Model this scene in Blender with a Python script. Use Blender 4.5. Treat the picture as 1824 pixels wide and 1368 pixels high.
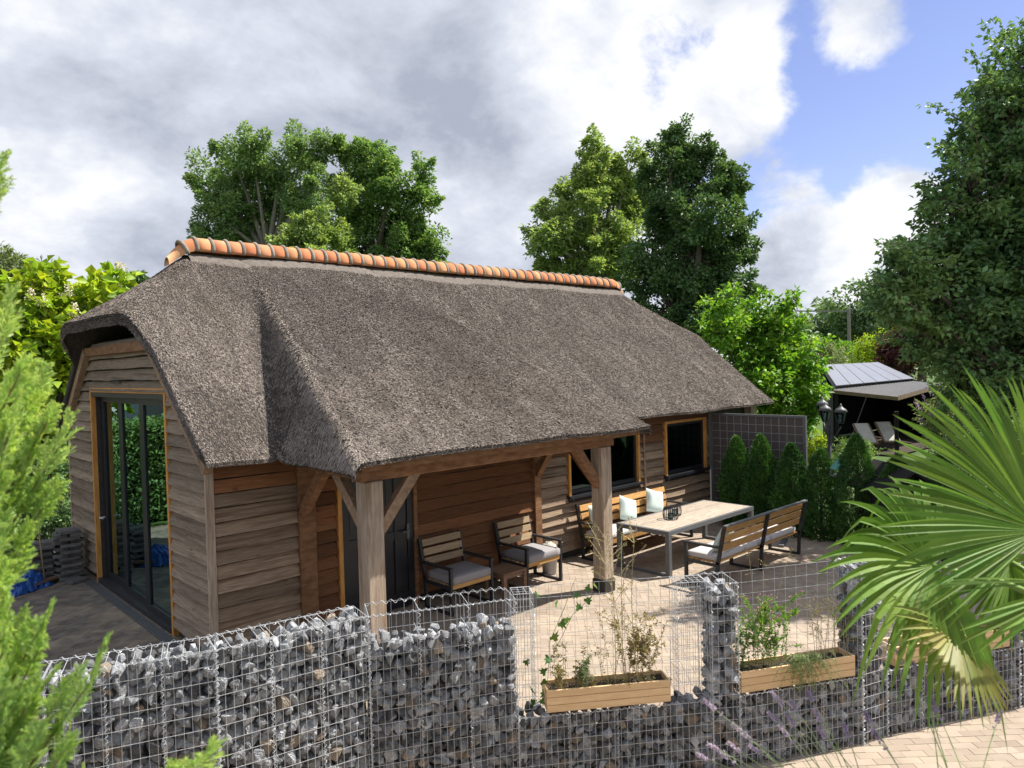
import bpy, math, random
import numpy as np
from mathutils import Vector, Matrix
random.seed(7); RNG = np.random.default_rng(11)
for o in list(bpy.data.objects): bpy.data.objects.remove(o)
S = bpy.context.scene; COL = S.collection

# ------------------------------------------------------------------ camera
# world: X along the ridge, Y along the gable, Z up; origin = near corner of the barn
F_PX, CX, CY = 1297.0, 912.0, 684.0
def _ray(p):
    v = np.array([p[0]-CX, -(p[1]-CY), -F_PX]); return v/np.linalg.norm(v)
_ax = _ray((2283., 616.)); _ay = _ray((-315., 685.))
_ay = _ay-_ax*(_ax@_ay); _ay /= np.linalg.norm(_ay); _az = np.cross(_ax, _ay)
CM = np.array([_ax, _ay, _az]); CP = np.array([-3.275, -8.768, 3.45])
cam = bpy.data.cameras.new('camera'); camo = bpy.data.objects.new('camera', cam); COL.objects.link(camo)
camo.matrix_world = Matrix.Translation(Vector(CP)) @ Matrix(CM.tolist()).to_4x4()
cam.sensor_width = 36; cam.lens = F_PX/1824*36; cam.clip_start = .05; cam.clip_end = 2000
cam.dof.use_dof = True; cam.dof.focus_distance = 9.0; cam.dof.aperture_fstop = 4.0
S.camera = camo
def at(px, py, d):            # photo pixel + distance along the view -> world point (for surveying)
    return CP + CM @ np.array([(px-CX)/F_PX*d, -(py-CY)/F_PX*d, -d])
def gnd(px, py, z=0.0):       # photo pixel -> point on a horizontal plane
    d = CM @ _ray((px, py)); return CP + d*((z-CP[2])/d[2])
def on_x(px, py, x):
    d = CM @ _ray((px, py)); return CP + d*((x-CP[0])/d[0])
def proj(w):
    c = (np.atleast_2d(w)-CP) @ CM; return np.stack([CX+F_PX*c[:,0]/-c[:,2], CY-F_PX*c[:,1]/-c[:,2], -c[:,2]], 1)

# ------------------------------------------------------------------ sun, sky, exposure
SUN = Vector((.90, -.435, 1.46)).normalized()
sl = bpy.data.lights.new('sun', 'SUN'); sl.energy = 5.0; sl.angle = math.radians(.5); sl.color = (1, .94, .85)
so = bpy.data.objects.new('sun', sl); COL.objects.link(so)
so.rotation_euler = SUN.to_track_quat('Z', 'Y').to_euler(); so.location = (20, -15, 30)
W = bpy.data.worlds.new('World'); S.world = W; W.use_nodes = True
def build_world():
    nt = W.node_tree; N = nt.nodes; L = nt.links; N.clear()
    out = N.new('ShaderNodeOutputWorld'); bg = N.new('ShaderNodeBackground'); L.new(bg.outputs[0], out.inputs[0])
    bg.inputs[1].default_value = .076
    sky = N.new('ShaderNodeTexSky'); sky.sky_type = 'NISHITA'; sky.sun_disc = False
    sky.sun_elevation = math.asin(SUN.z); sky.sun_rotation = math.atan2(SUN.x, SUN.y)
    sky.air_density = 1.0; sky.dust_density = .3; sky.ozone_density = 2.5
    tc = N.new('ShaderNodeTexCoord')
    def math_(op, a, b=None, c=None, clamp=False):
        n = N.new('ShaderNodeMath'); n.operation = op; n.use_clamp = clamp
        for i, v in enumerate((a, b, c)):
            if v is None: continue
            if isinstance(v, (int, float)): n.inputs[i].default_value = v
            else: L.new(v, n.inputs[i])
        return n.outputs[0]
    sep = N.new('ShaderNodeSeparateXYZ'); L.new(tc.outputs['Generated'], sep.inputs[0])
    den = math_('ADD', math_('MAXIMUM', sep.outputs[2], 0.0), .48)
    comb = N.new('ShaderNodeCombineXYZ')
    L.new(math_('DIVIDE', sep.outputs[0], den), comb.inputs[0]); L.new(math_('DIVIDE', sep.outputs[1], den), comb.inputs[1])
    def noise(scale, detail, rough, off, dist=0.0):
        m = N.new('ShaderNodeMapping'); m.inputs['Location'].default_value = off; L.new(comb.outputs[0], m.inputs[0])
        n = N.new('ShaderNodeTexNoise'); n.inputs['Scale'].default_value = scale; n.inputs['Detail'].default_value = detail
        n.inputs['Roughness'].default_value = rough; n.inputs['Distortion'].default_value = dist
        L.new(m.outputs[0], n.inputs['Vector']); return n.outputs[0]
    def blob(px, py, rad):           # soft opening or thickening of the cloud deck round one direction
        d = CM @ _ray((px, py)); v = N.new('ShaderNodeVectorMath'); v.operation = 'DOT_PRODUCT'
        L.new(tc.outputs['Generated'], v.inputs[0]); v.inputs[1].default_value = tuple(d)
        mr = N.new('ShaderNodeMapRange'); mr.interpolation_type = 'SMOOTHSTEP'
        mr.inputs[1].default_value = math.cos(math.radians(rad)); mr.inputs[2].default_value = 1.0
        L.new(v.outputs['Value'], mr.inputs[0]); return mr.outputs[0]
    base = noise(2.1, 10, .6, (3.1, 1.7, .0), .2)
    fine = noise(5.6, 9, .62, (7.7, 2.2, 1.0), .2)
    dens = math_('ADD', math_('MULTIPLY', base, .50), math_('MULTIPLY', fine, .50))
    for (px, py, r, s) in ((1590, 160, 12, -.24), (1400, 320, 9, -.24), (1690, 60, 8, -.12), (1215, 110, 6, -.15), (1480, 500, 4, -.10), (810, 5, 4, -.10), (1600, 270, 6, -.12), (1420, 60, 5, -.08),
                           (1310, 210, 6, .20), (1440, 160, 8, .21), (1300, 40, 6, .10), (1580, 10, 6, .20), (1490, 410, 8, .27), (1610, 340, 4.5, .22), (600, 150, 26, .14), (900, 330, 20, .10), (100, 250, 20, .12)):
        dens = math_('ADD', dens, math_('MULTIPLY', blob(px, py, r), s))
    mr = N.new('ShaderNodeMapRange'); mr.interpolation_type = 'SMOOTHSTEP'
    mr.inputs[1].default_value = .385; mr.inputs[2].default_value = .505; L.new(dens, mr.inputs[0]); cov = mr.outputs[0]
    shade = math_('ADD', math_('ADD', math_('MULTIPLY', noise(1.9, 7, .55, (1.2, 5.4, 3.0), .2), .45), math_('MULTIPLY', noise(4.6, 10, .6, (4.2, 9.4, 2.0), .2), .65)), math_('MULTIPLY', dens, .16))
    for (px, py, r, s) in ((560, 120, 14, .02), (260, 250, 9, .03), (830, 330, 12, .02), (1500, 390, 7, -.14), (1330, 190, 8, -.10), (1450, 150, 5, -.08), (60, 380, 9, -.08), (200, 60, 8, -.05), (1060, 90, 9, -.10), (1420, 470, 4, .08), (1560, 20, 6, -.06), (1380, 290, 4, .06)):
        shade = math_('ADD', shade, math_('MULTIPLY', blob(px, py, r), s))
    cr = N.new('ShaderNodeValToRGB'); L.new(shade, cr.inputs[0]); e = cr.color_ramp.elements
    e[0].position = .50; e[0].color = (7.3, 7.4, 7.6, 1); e[1].position = .80; e[1].color = (3.1, 3.4, 4.15, 1)
    k = e.new(.62); k.color = (5.3, 5.6, 6.3, 1)
    skc = N.new('ShaderNodeMix'); skc.data_type = 'RGBA'; skc.blend_type = 'MULTIPLY'; skc.inputs[0].default_value = 1
    L.new(sky.outputs[0], skc.inputs[6]); skc.inputs[7].default_value = (1.2, 1.02, 1.15, 1)
    mx = N.new('ShaderNodeMix'); mx.data_type = 'RGBA'; L.new(cov, mx.inputs[0]); L.new(skc.outputs[2], mx.inputs[6]); L.new(cr.outputs[0], mx.inputs[7])
    L.new(mx.outputs[2], bg.inputs[0])
build_world()
S.view_settings.view_transform = 'Standard'; S.view_settings.look = 'None'; S.view_settings.exposure = .9; S.view_settings.gamma = 1.0
try: S.view_settings.use_curve_mapping = False
except Exception: pass
S.render.engine = 'CYCLES'
S.cycles.max_bounces = 8; S.cycles.transparent_max_bounces = 12

# ------------------------------------------------------------------ materials
MT = {}
def nd(nt, t, **kw):
    n = nt.nodes.new(t)
    for k, v in kw.items(): setattr(n, k, v)
    return n
def pm(name, c1, c2=None, nscale=6, stretch=(1, 1, 1), detail=6, rough=.75, bump=.15, bdist=.01, var=.0, island=False, spec=.3, metal=0.0,
       lo=.35, hi=.65, dirt=None, dscale=1.2, dlo=.5, dhi=.7, trans=0.0, hue=.0, world=False, knots=False):
    m = bpy.data.materials.new(name); m.use_nodes = True; nt = m.node_tree; L = nt.links
    b = nt.nodes['Principled BSDF']; out = nt.nodes['Material Output']
    b.inputs['Roughness'].default_value = rough; b.inputs['Metallic'].default_value = metal; b.inputs['Specular IOR Level'].default_value = spec
    c2 = c2 or c1
    tc = nd(nt, 'ShaderNodeTexCoord')
    mp = nd(nt, 'ShaderNodeMapping'); mp.inputs['Scale'].default_value = stretch; L.new(tc.outputs['Object'], mp.inputs[0])
    oi = nd(nt, 'ShaderNodeObjectInfo')
    addv = nd(nt, 'ShaderNodeVectorMath', operation='ADD'); sc = nd(nt, 'ShaderNodeVectorMath', operation='SCALE'); sc.inputs['Scale'].default_value = 37.0
    cmb = nd(nt, 'ShaderNodeCombineXYZ')
    for i in range(3): L.new(oi.outputs['Random'], cmb.inputs[i])
    L.new(cmb.outputs[0], sc.inputs[0]); L.new(mp.outputs[0], addv.inputs[0]); L.new(sc.outputs[0], addv.inputs[1])
    vec = mp.outputs[0] if world else addv.outputs[0]
    n1 = nd(nt, 'ShaderNodeTexNoise'); n1.inputs['Scale'].default_value = nscale; n1.inputs['Detail'].default_value = detail; n1.inputs['Roughness'].default_value = .62
    L.new(vec, n1.inputs['Vector'])
    mr = nd(nt, 'ShaderNodeMapRange'); mr.inputs[1].default_value = lo; mr.inputs[2].default_value = hi; L.new(n1.outputs[0], mr.inputs[0])
    mix = nd(nt, 'ShaderNodeMix', data_type='RGBA'); mix.inputs[6].default_value = (*c1, 1); mix.inputs[7].default_value = (*c2, 1); L.new(mr.outputs[0], mix.inputs[0])
    col = mix.outputs[2]
    if dirt:
        n2 = nd(nt, 'ShaderNodeTexNoise'); n2.inputs['Scale'].default_value = dscale; n2.inputs['Detail'].default_value = 8; L.new(tc.outputs['Object'] if world else vec, n2.inputs['Vector'])
        m2 = nd(nt, 'ShaderNodeMapRange'); m2.inputs[1].default_value = dlo; m2.inputs[2].default_value = dhi; L.new(n2.outputs[0], m2.inputs[0])
        x2 = nd(nt, 'ShaderNodeMix', data_type='RGBA'); L.new(m2.outputs[0], x2.inputs[0]); L.new(col, x2.inputs[6]); x2.inputs[7].default_value = (*dirt, 1); col = x2.outputs[2]
    if knots:
        vo = nd(nt, 'ShaderNodeTexVoronoi'); vo.inputs['Scale'].default_value = 1.0
        mk = nd(nt, 'ShaderNodeMapping'); mk.inputs['Scale'].default_value = (2.3, 2.3, 5.0); L.new(tc.outputs['Object'], mk.inputs[0]); L.new(mk.outputs[0], vo.inputs['Vector'])
        m3 = nd(nt, 'ShaderNodeMapRange'); m3.inputs[1].default_value = .05; m3.inputs[2].default_value = .13; m3.inputs[3].default_value = .75; m3.inputs[4].default_value = 0; L.new(vo.outputs['Distance'], m3.inputs[0])
        x3 = nd(nt, 'ShaderNodeMix', data_type='RGBA'); L.new(m3.outputs[0], x3.inputs[0]); L.new(col, x3.inputs[6]); x3.inputs[7].default_value = (c1[0]*.4, c1[1]*.35, c1[2]*.33, 1); col = x3.outputs[2]
    if var or hue:
        rnd = oi.outputs['Random']
        if island:
            ge = nd(nt, 'ShaderNodeNewGeometry'); a = nd(nt, 'ShaderNodeMath', operation='ADD'); L.new(rnd, a.inputs[0]); L.new(ge.outputs['Random Per Island'], a.inputs[1])
            fr = nd(nt, 'ShaderNodeMath', operation='FRACT'); L.new(a.outputs[0], fr.inputs[0]); rnd = fr.outputs[0]
        hs = nd(nt, 'ShaderNodeHueSaturation'); L.new(col, hs.inputs['Color'])
        v = nd(nt, 'ShaderNodeMapRange'); v.inputs[3].default_value = 1-var; v.inputs[4].default_value = 1+var; L.new(rnd, v.inputs[0]); L.new(v.outputs[0], hs.inputs['Value'])
        if hue:
            w = nd(nt, 'ShaderNodeMath', operation='MULTIPLY'); L.new(rnd, w.inputs[0]); w.inputs[1].default_value = 7.31
            fr2 = nd(nt, 'ShaderNodeMath', operation='FRACT'); L.new(w.outputs[0], fr2.inputs[0])
            h = nd(nt, 'ShaderNodeMapRange'); h.inputs[3].default_value = .5-hue; h.inputs[4].default_value = .5+hue; L.new(fr2.outputs[0], h.inputs[0]); L.new(h.outputs[0], hs.inputs['Hue'])
        col = hs.outputs[0]
    L.new(col, b.inputs['Base Color'])
    if bump:
        bp = nd(nt, 'ShaderNodeBump'); bp.inputs['Strength'].default_value = bump; bp.inputs['Distance'].default_value = bdist; L.new(n1.outputs[0], bp.inputs['Height']); L.new(bp.outputs[0], b.inputs['Normal'])
    if trans:
        t = nd(nt, 'ShaderNodeBsdfTranslucent'); ms = nd(nt, 'ShaderNodeMixShader'); ms.inputs[0].default_value = trans
        br = nd(nt, 'ShaderNodeMix', data_type='RGBA'); br.blend_type = 'MULTIPLY'; br.inputs[0].default_value = 1; L.new(col, br.inputs[6]); br.inputs[7].default_value = (1.5, 1.45, .7, 1)
        L.new(br.outputs[2], t.inputs[0]); L.new(b.outputs[0], ms.inputs[1]); L.new(t.outputs[0], ms.inputs[2]); L.new(ms.outputs[0], out.inputs[0])
    MT[name] = m; return m
def leafm(name, c1, c2, var=.35, hue=.02, trans=.35, rough=.5, spec=.35):
    return pm(name, c1, c2, nscale=1.3, detail=3, rough=rough, bump=0, var=var, hue=hue, island=True, trans=trans, spec=spec, lo=.4, hi=.6)
def glass(name, tint, refl=.12, mul=1.6):
    m = bpy.data.materials.new(name); m.use_nodes = True; nt = m.node_tree; L = nt.links; nt.nodes.remove(nt.nodes['Principled BSDF']); out = nt.nodes['Material Output']
    t = nd(nt, 'ShaderNodeBsdfTransparent'); t.inputs[0].default_value = (*tint, 1); g = nd(nt, 'ShaderNodeBsdfGlossy'); g.inputs['Roughness'].default_value = .015
    g.inputs[0].default_value = (.46, .64, .64, 1)
    f = nd(nt, 'ShaderNodeFresnel'); f.inputs[0].default_value = 1.5
    a = nd(nt, 'ShaderNodeMath', operation='MULTIPLY_ADD', use_clamp=True); L.new(f.outputs[0], a.inputs[0]); a.inputs[1].default_value = mul; a.inputs[2].default_value = refl
    ms = nd(nt, 'ShaderNodeMixShader'); L.new(a.outputs[0], ms.inputs[0]); L.new(t.outputs[0], ms.inputs[1]); L.new(g.outputs[0], ms.inputs[2]); L.new(ms.outputs[0], out.inputs[0])
    MT[name] = m; return m
# weathered oak / larch; greyed where rain reaches it, still brown where the porch keeps it dry
pm('wood_grey_x', (.31, .235, .165), (.175, .12, .08), nscale=3.5, stretch=(1.3, 9, 34), rough=.85, bump=.6, bdist=.006, var=.32, dirt=(.11, .065, .04), dscale=.7, dlo=.48, dhi=.72, knots=True)
pm('wood_grey_y', (.30, .245, .185), (.175, .13, .095), nscale=3.5, stretch=(9, 1.3, 34), rough=.85, bump=.6, bdist=.006, var=.26, dirt=(.13, .09, .06), dscale=.7, dlo=.5, dhi=.72, knots=True)
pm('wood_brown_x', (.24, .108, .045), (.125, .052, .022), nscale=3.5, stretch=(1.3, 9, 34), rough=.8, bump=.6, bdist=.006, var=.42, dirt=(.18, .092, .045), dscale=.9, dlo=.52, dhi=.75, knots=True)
pm('post_wood', (.44, .36, .28), (.26, .20, .15), nscale=4, stretch=(9, 9, .9), rough=.85, bump=.5, bdist=.006, var=.06, dirt=(.20, .13, .085), dscale=.8, dlo=.5, dhi=.75)
pm('beam_wood', (.25, .135, .07), (.14, .068, .033), nscale=3, stretch=(2, 2, 6), rough=.8, bump=.4, bdist=.006, var=.12)
pm('brace_wood', (.34, .24, .165), (.20, .13, .08), nscale=4, stretch=(4, 4, 4), rough=.8, bump=.4, bdist=.005, var=.1)
pm('casing', (.60, .31, .085), (.44, .20, .05), nscale=4, stretch=(5, 5, 1.2), rough=.6, bump=.15, var=.08)
pm('slat_orange', (.60, .36, .14), (.43, .22, .075), nscale=4, stretch=(1.2, 10, 12), rough=.6, bump=.2, bdist=.004, var=.15)
pm('slat_pale', (.40, .30, .19), (.28, .20, .12), nscale=4, stretch=(1.2, 10, 12), rough=.7, bump=.25, bdist=.004, var=.15)
pm('table_wood', (.42, .36, .29), (.27, .22, .17), nscale=4, stretch=(1.2, 10, 12), rough=.7, bump=.3, bdist=.004, var=.12)
pm('side_table_wood', (.26, .16, .10), (.16, .095, .06), nscale=4, stretch=(1.2, 8, 8), rough=.7, bump=.25, var=.1)
pm('planter_wood', (.76, .54, .31), (.66, .44, .23), nscale=3, stretch=(2, 2, 14), rough=.6, bump=.15, bdist=.003, var=.1)
pm('black_metal', (.022, .024, .028), (.03, .032, .036), nscale=30, rough=.45, bump=.03, spec=.4)
pm('grey_metal', (.10, .105, .112), (.13, .135, .14), nscale=30, rough=.5, bump=.03, spec=.4)
pm('black_paint', (.012, .014, .018), (.018, .02, .026), nscale=8, rough=.4, bump=.03, spec=.4)
pm('plinth', (.035, .032, .03), (.055, .05, .045), nscale=12, rough=.9)
pm('cushion_grey', (.30, .29, .30), (.27, .26, .27), nscale=60, rough=.95, bump=.1, bdist=.002)
pm('cushion_pale', (.55, .53, .52), (.50, .48, .47), nscale=60, rough=.95, bump=.1, bdist=.002)
pm('pillow_mint', (.56, .66, .62), (.50, .60, .57), nscale=40, rough=.95, bump=.15, bdist=.003)
pm('thatch_base', (.055, .046, .04), (.025, .021, .019), nscale=14, stretch=(3, 1, 1), rough=.95, bump=.6, bdist=.03)
pm('reed', (.33, .285, .25), (.135, .113, .097), nscale=2.2, stretch=(2.0, .6, .6), detail=5, rough=.85, bump=0, var=.6, hue=.01, island=True, lo=.3, hi=.75, dirt=(.15, .123, .103), dscale=.6, dlo=.45, dhi=.75, spec=.25)
pm('ridge_mortar', (.29, .26, .225), (.19, .165, .14), nscale=14, rough=.95, bump=.6, bdist=.01, var=.12)
pm('ridge_skirt', (.17, .148, .13), (.11, .095, .085), nscale=14, rough=.95, bump=.6, bdist=.01)
pm('ridge_tile', (.52, .215, .105), (.45, .17, .08), nscale=5, rough=.9, bump=.15, bdist=.004, var=.10, hue=.006, spec=.1, dirt=(.55, .31, .17), dscale=1.6, dlo=.45, dhi=.7)
pm('stone', (.07, .077, .088), (.33, .34, .355), nscale=9, detail=8, rough=.55, bump=.5, bdist=.012, var=.72, hue=.0, island=True, dirt=(.50, .50, .50), dscale=5.0, dlo=.60, dhi=.72, spec=.4)
pm('stone_tan', (.30, .235, .17), (.16, .13, .105), nscale=9, detail=8, rough=.6, bump=.5, bdist=.012, var=.35, dirt=(.55, .52, .47), dscale=6.0, dlo=.60, dhi=.72, spec=.35)
pm('galvanised', (.58, .60, .62), (.46, .48, .50), nscale=30, rough=.4, bump=0, metal=.15, spec=.5)
pm('paver_tan', (.345, .285, .225), (.305, .25, .195), nscale=5, rough=.9, bump=.3, bdist=.004, var=.12, hue=.008, island=True, dirt=(.25, .20, .155), dscale=1.1, dlo=.50, dhi=.72)
pm('paver_dark', (.20, .17, .14), (.115, .10, .085), nscale=5, rough=.85, bump=.3, bdist=.004, var=.2, island=True, dirt=(.30, .24, .175), dscale=1.0, dlo=.52, dhi=.68)
pm('sand', (.22, .18, .14), (.18, .145, .11), nscale=20, rough=.95, bump=.3, world=True)
pm('grass', (.07, .12, .025), (.035, .07, .015), nscale=1.5, rough=.95, bump=.4, bdist=.05, world=True)
pm('soil', (.035, .026, .02), (.06, .045, .032), nscale=25, rough=.95, bump=.8, bdist=.02)
pm('drain', (.085, .09, .10), (.06, .062, .07), nscale=20, rough=.5, bump=.1, metal=.3)
pm('bark', (.13, .105, .085), (.06, .05, .04), nscale=6, stretch=(3, 3, .6), rough=.95, bump=.7, bdist=.02)
pm('bark_pale', (.26, .24, .20), (.15, .135, .11), nscale=6, stretch=(3, 3, .6), rough=.95, bump=.6, bdist=.02)
pm('twig', (.28, .21, .12), (.18, .13, .07), nscale=8, rough=.9, bump=.2)
pm('dry_stem', (.52, .46, .27), (.36, .30, .16), nscale=8, rough=.85, bump=.1, var=.2, island=True)
pm('green_stem', (.20, .30, .10), (.30, .36, .17), nscale=8, rough=.7, bump=.1, var=.2, island=True)
pm('petiole', (.22, .33, .07), (.15, .24, .05), nscale=5, rough=.5, bump=.1)
pm('palm_fibre', (.11, .075, .045), (.05, .035, .022), nscale=10, stretch=(4, 4, 1), rough=.95, bump=.9, bdist=.03)
pm('screen', (.105, .085, .078), (.085, .07, .065), nscale=20, rough=.85, bump=.1)
pm('solar', (.17, .175, .185), (.20, .205, .215), nscale=3, rough=.3, bump=0, spec=1.0)  # base grey lifted to stand in for white cloud mirrored in the panels
pm('solar_gap', (.02, .02, .022), rough=.5)
pm('roof_grey', (.14, .14, .143), (.105, .105, .108), nscale=6, rough=.55, bump=.2, var=.08)
pm('shed_dark', (.012, .012, .013), (.02, .019, .018), nscale=5, rough=.9)
pm('fascia', (.20, .145, .095), (.15, .105, .068), nscale=5, rough=.8)
pm('white_panel', (.45, .43, .39), (.36, .345, .31), nscale=5, rough=.7)
pm('blue_bag', (.02, .095, .36), (.015, .07, .28), nscale=5, rough=.4, bump=.3, spec=.4)
pm('concrete_block', (.16, .155, .15), (.10, .098, .095), nscale=14, rough=.95, bump=.3, var=.2)
pm('bucket_metal', (.42, .42, .42), (.34, .34, .345), nscale=8, rough=.45, metal=.3, bump=.05)
pm('teal_metal', (.12, .34, .29), (.09, .25, .22), nscale=8, rough=.5)
pm('white_paint', (.78, .78, .76), rough=.6, bump=0)
pm('cladding', (.055, .06, .065), (.08, .085, .09), nscale=5, stretch=(1, 1, 8), rough=.8)
pm('curtain', (.12, .15, .18), (.09, .11, .14), nscale=9, rough=.9, bump=0)
pm('brick_pale', (.50, .40, .33), (.40, .31, .25), nscale=9, rough=.9, var=.15)
pm('wood_pole', (.30, .28, .25), (.22, .20, .175), nscale=5, rough=.9)
pm('terracotta', (.4, .2, .12), (.32, .16, .09), nscale=6, rough=.85)
glass('glass_door', (.22, .42, .42), .24, 1.8); glass('glass_window', (.20, .24, .26), .025, .8); glass('glass_lamp', (.7, .75, .75), .08, 1.0)
leafm('leaf_mid', (0.132, 0.240, 0.078), (0.209, 0.333, 0.101)); leafm('leaf_back', (0.155, 0.256, 0.109), (0.232, 0.349, 0.132), trans=.3)
leafm('leaf_pale', (0.221, 0.325, 0.117), (0.299, 0.403, 0.130)); leafm('leaf_dark', (.085, .165, .065), (.13, .225, .08), trans=.22)
leafm('leaf_lime', (.34, .44, .03), (.22, .34, .03), trans=.4, var=.25); leafm('leaf_fresh', (0.188, 0.350, 0.037), (0.106, 0.237, 0.027), trans=.4)
leafm('leaf_beech', (0.104, 0.208, 0.088), (0.176, 0.296, 0.104), trans=.25, var=.4, rough=.42, spec=.45); leafm('leaf_thuja', (0.042, 0.114, 0.029), (0.072, 0.179, 0.035), trans=.15, var=.35)
leafm('leaf_conifer', (.45, .59, .21), (.29, .43, .14), trans=.4, var=.25); leafm('leaf_purple', (0.127, 0.033, 0.036), (0.073, 0.026, 0.033), trans=.25)
leafm('leaf_far', (0.126, 0.216, 0.108), (0.180, 0.278, 0.126), trans=.25, var=.25); leafm('leaf_willow', (0.154, 0.210, 0.091), (0.210, 0.266, 0.112), trans=.3)
leafm('leaf_grey', (.20, .27, .13), (.28, .34, .19), trans=.3); leafm('leaf_dry', (.30, .25, .11), (.18, .17, .06), trans=.3); leafm('leaf_ivy', (.05, .13, .03), (.13, .24, .05), trans=.3)
leafm('blossom', (.80, .77, .66), (.66, .62, .48), var=.12, hue=0, trans=.2); leafm('lavender', (.36, .28, .47), (.50, .42, .56), var=.2, hue=.01, trans=.2)
leafm('buddleia', (.30, .20, .42), (.38, .28, .48), var=.2, trans=.2); leafm('leaf_orange', (.55, .2, .03), (.5, .18, .03)); leafm('flower_pink', (.6, .25, .35), (.5, .2, .3), trans=.2)
def palm_mat():
    m = pm('palm_leaf', (.105, .21, .035), (.175, .28, .05), nscale=2.0, detail=3, rough=.5, bump=0, var=.3, hue=.014, island=True, trans=.3, spec=.3, lo=.35, hi=.65)
    pm('palm_leaf_old', (.15, .195, .045), (.29, .275, .065), nscale=3.0, detail=4, rough=.45, bump=0, var=.2, hue=.02, island=True, trans=.3, spec=.4, lo=.4, hi=.62)
palm_mat()

# ------------------------------------------------------------------ mesh helpers
def lab(o, label=None, cat=None, group=None, kind=None):
    if label: o['label'] = label
    if cat: o['category'] = cat
    if group: o['group'] = group
    if kind: o['kind'] = kind
    return o
def link(name, me, m=None, parent=None, smooth=False):
    o = bpy.data.objects.new(name, me); COL.objects.link(o)
    if m is not None and len(me.materials) == 0: me.materials.append(MT[m] if isinstance(m, str) else m)
    if parent is not None: o.parent = parent
    if smooth: me.polygons.foreach_set('use_smooth', [True]*len(me.polygons))
    return o
def empty(name, loc=(0, 0, 0), rz=0, label=None, cat=None, group=None):
    o = bpy.data.objects.new(name, None); COL.objects.link(o); o.location = loc; o.rotation_euler = (0, 0, rz); o.empty_display_size = .1
    return lab(o, label, cat, group)
def npmesh(name, V, Fq):
    """V (n,3), Fq (m,k) constant-size faces"""
    me = bpy.data.meshes.new(name); V = np.asarray(V, np.float32); Fq = np.asarray(Fq, np.int32)
    me.vertices.add(len(V)); me.vertices.foreach_set('co', V.ravel())
    k = Fq.shape[1]; me.loops.add(Fq.size); me.loops.foreach_set('vertex_index', Fq.ravel())
    me.polygons.add(len(Fq)); me.polygons.foreach_set('loop_start', np.arange(0, Fq.size, k, dtype=np.int32)); me.polygons.foreach_set('loop_total', np.full(len(Fq), k, np.int32))
    me.update(calc_edges=True); return me
class MB:
    def __init__(s): s.v = []; s.f = []
    def add(s, vs, fs):
        b = len(s.v); s.v += [tuple(map(float, v)) for v in vs]; s.f += [tuple(b+i for i in f) for f in fs]; return s
    def box(s, c, d, R=None):
        hx, hy, hz = d[0]/2, d[1]/2, d[2]/2
        P = [Vector((x*hx, y*hy, z*hz)) for x in (-1, 1) for y in (-1, 1) for z in (-1, 1)]
        if R is not None: P = [R @ p for p in P]
        c = Vector(c); return s.add([p+c for p in P], [(0, 1, 3, 2), (4, 6, 7, 5), (0, 4, 5, 1), (2, 3, 7, 6), (0, 2, 6, 4), (1, 5, 7, 3)])
    def bx(s, x0, x1, y0, y1, z0, z1): return s.box(((x0+x1)/2, (y0+y1)/2, (z0+z1)/2), (abs(x1-x0), abs(y1-y0), abs(z1-z0)))
    def bbox(s, x0, x1, y0, y1, z0, z1, b=.01):     # box with chamfered edges
        v = []; f = []
        for (x, sx) in ((x0, 1), (x1, -1)):
            for (y, sy) in ((y0, 1), (y1, -1)):
                for (z, sz) in ((z0, 1), (z1, -1)):
                    v += [(x, y+sy*b, z+sz*b), (x+sx*b, y, z+sz*b), (x+sx*b, y+sy*b, z)]
        import bmesh
        bm = bmesh.new()
        for p in v: bm.verts.new(p)
        r = bmesh.ops.convex_hull(bm, input=bm.verts); bm.verts.ensure_lookup_table(); bm.verts.index_update()
        bmesh.ops.dissolve_limit(bm, angle_limit=.02, verts=bm.verts, edges=bm.edges); bm.verts.index_update()
        vs = [tuple(q.co) for q in bm.verts]; fs = [tuple(q.index for q in p.verts) for p in bm.faces]; bm.free()
        return s.add(vs, fs)
    def bar(s, a, b, w, h=None, up=(0, 0, 1)):
        a, b = Vector(a), Vector(b); h = h or w; z = (b-a); ln = z.length
        if ln < 1e-6: return s
        z.normalize(); u = Vector(up)
        if abs(z.dot(u)) > .98: u = Vector((1, 0, 0))
        x = z.cross(u).normalized(); y = x.cross(z)
        R = Matrix((x, y, z)).transposed(); return s.box((a+b)/2, (w, h, ln), R)
    def tube(s, pts, rad, n=6, cap=True):
        pts = [Vector(p) for p in pts]; rad = rad if hasattr(rad, '__len__') else [rad]*len(pts); b = len(s.v); ref = None
        for i, p in enumerate(pts):
            t = (pts[min(i+1, len(pts)-1)]-pts[max(i-1, 0)])
            t = t.normalized() if t.length > 1e-9 else Vector((0, 0, 1))
            if ref is None: ref = Vector((1, 0, 0)) if abs(t.x) < .8 else Vector((0, 1, 0))
            x = (ref-t*ref.dot(t)).normalized(); y = t.cross(x); ref = x
            for k in range(n):
                a = 2*math.pi*k/n; q = p+(x*math.cos(a)+y*math.sin(a))*rad[i]; s.v.append(tuple(q))
        for i in range(len(pts)-1):
            for k in range(n): s.f.append((b+i*n+k, b+i*n+(k+1) % n, b+(i+1)*n+(k+1) % n, b+(i+1)*n+k))
        if cap: s.f.append(tuple(b+k for k in range(n))[::-1]); s.f.append(tuple(b+(len(pts)-1)*n+k for k in range(n)))
        return s
    def lathe(s, prof, c=(0, 0, 0), n=16):
        return s.tube([(c[0], c[1], c[2]+z) for r, z in prof], [max(r, 1e-4) for r, z in prof], n)
    def build(s, name, m, parent=None, smooth=False, kind=None):
        me = bpy.data.meshes.new(name); me.from_pydata(s.v, [], s.f); me.update()
        o = link(name, me, m, parent, smooth)
        if kind: o['kind'] = kind
        return o
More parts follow.
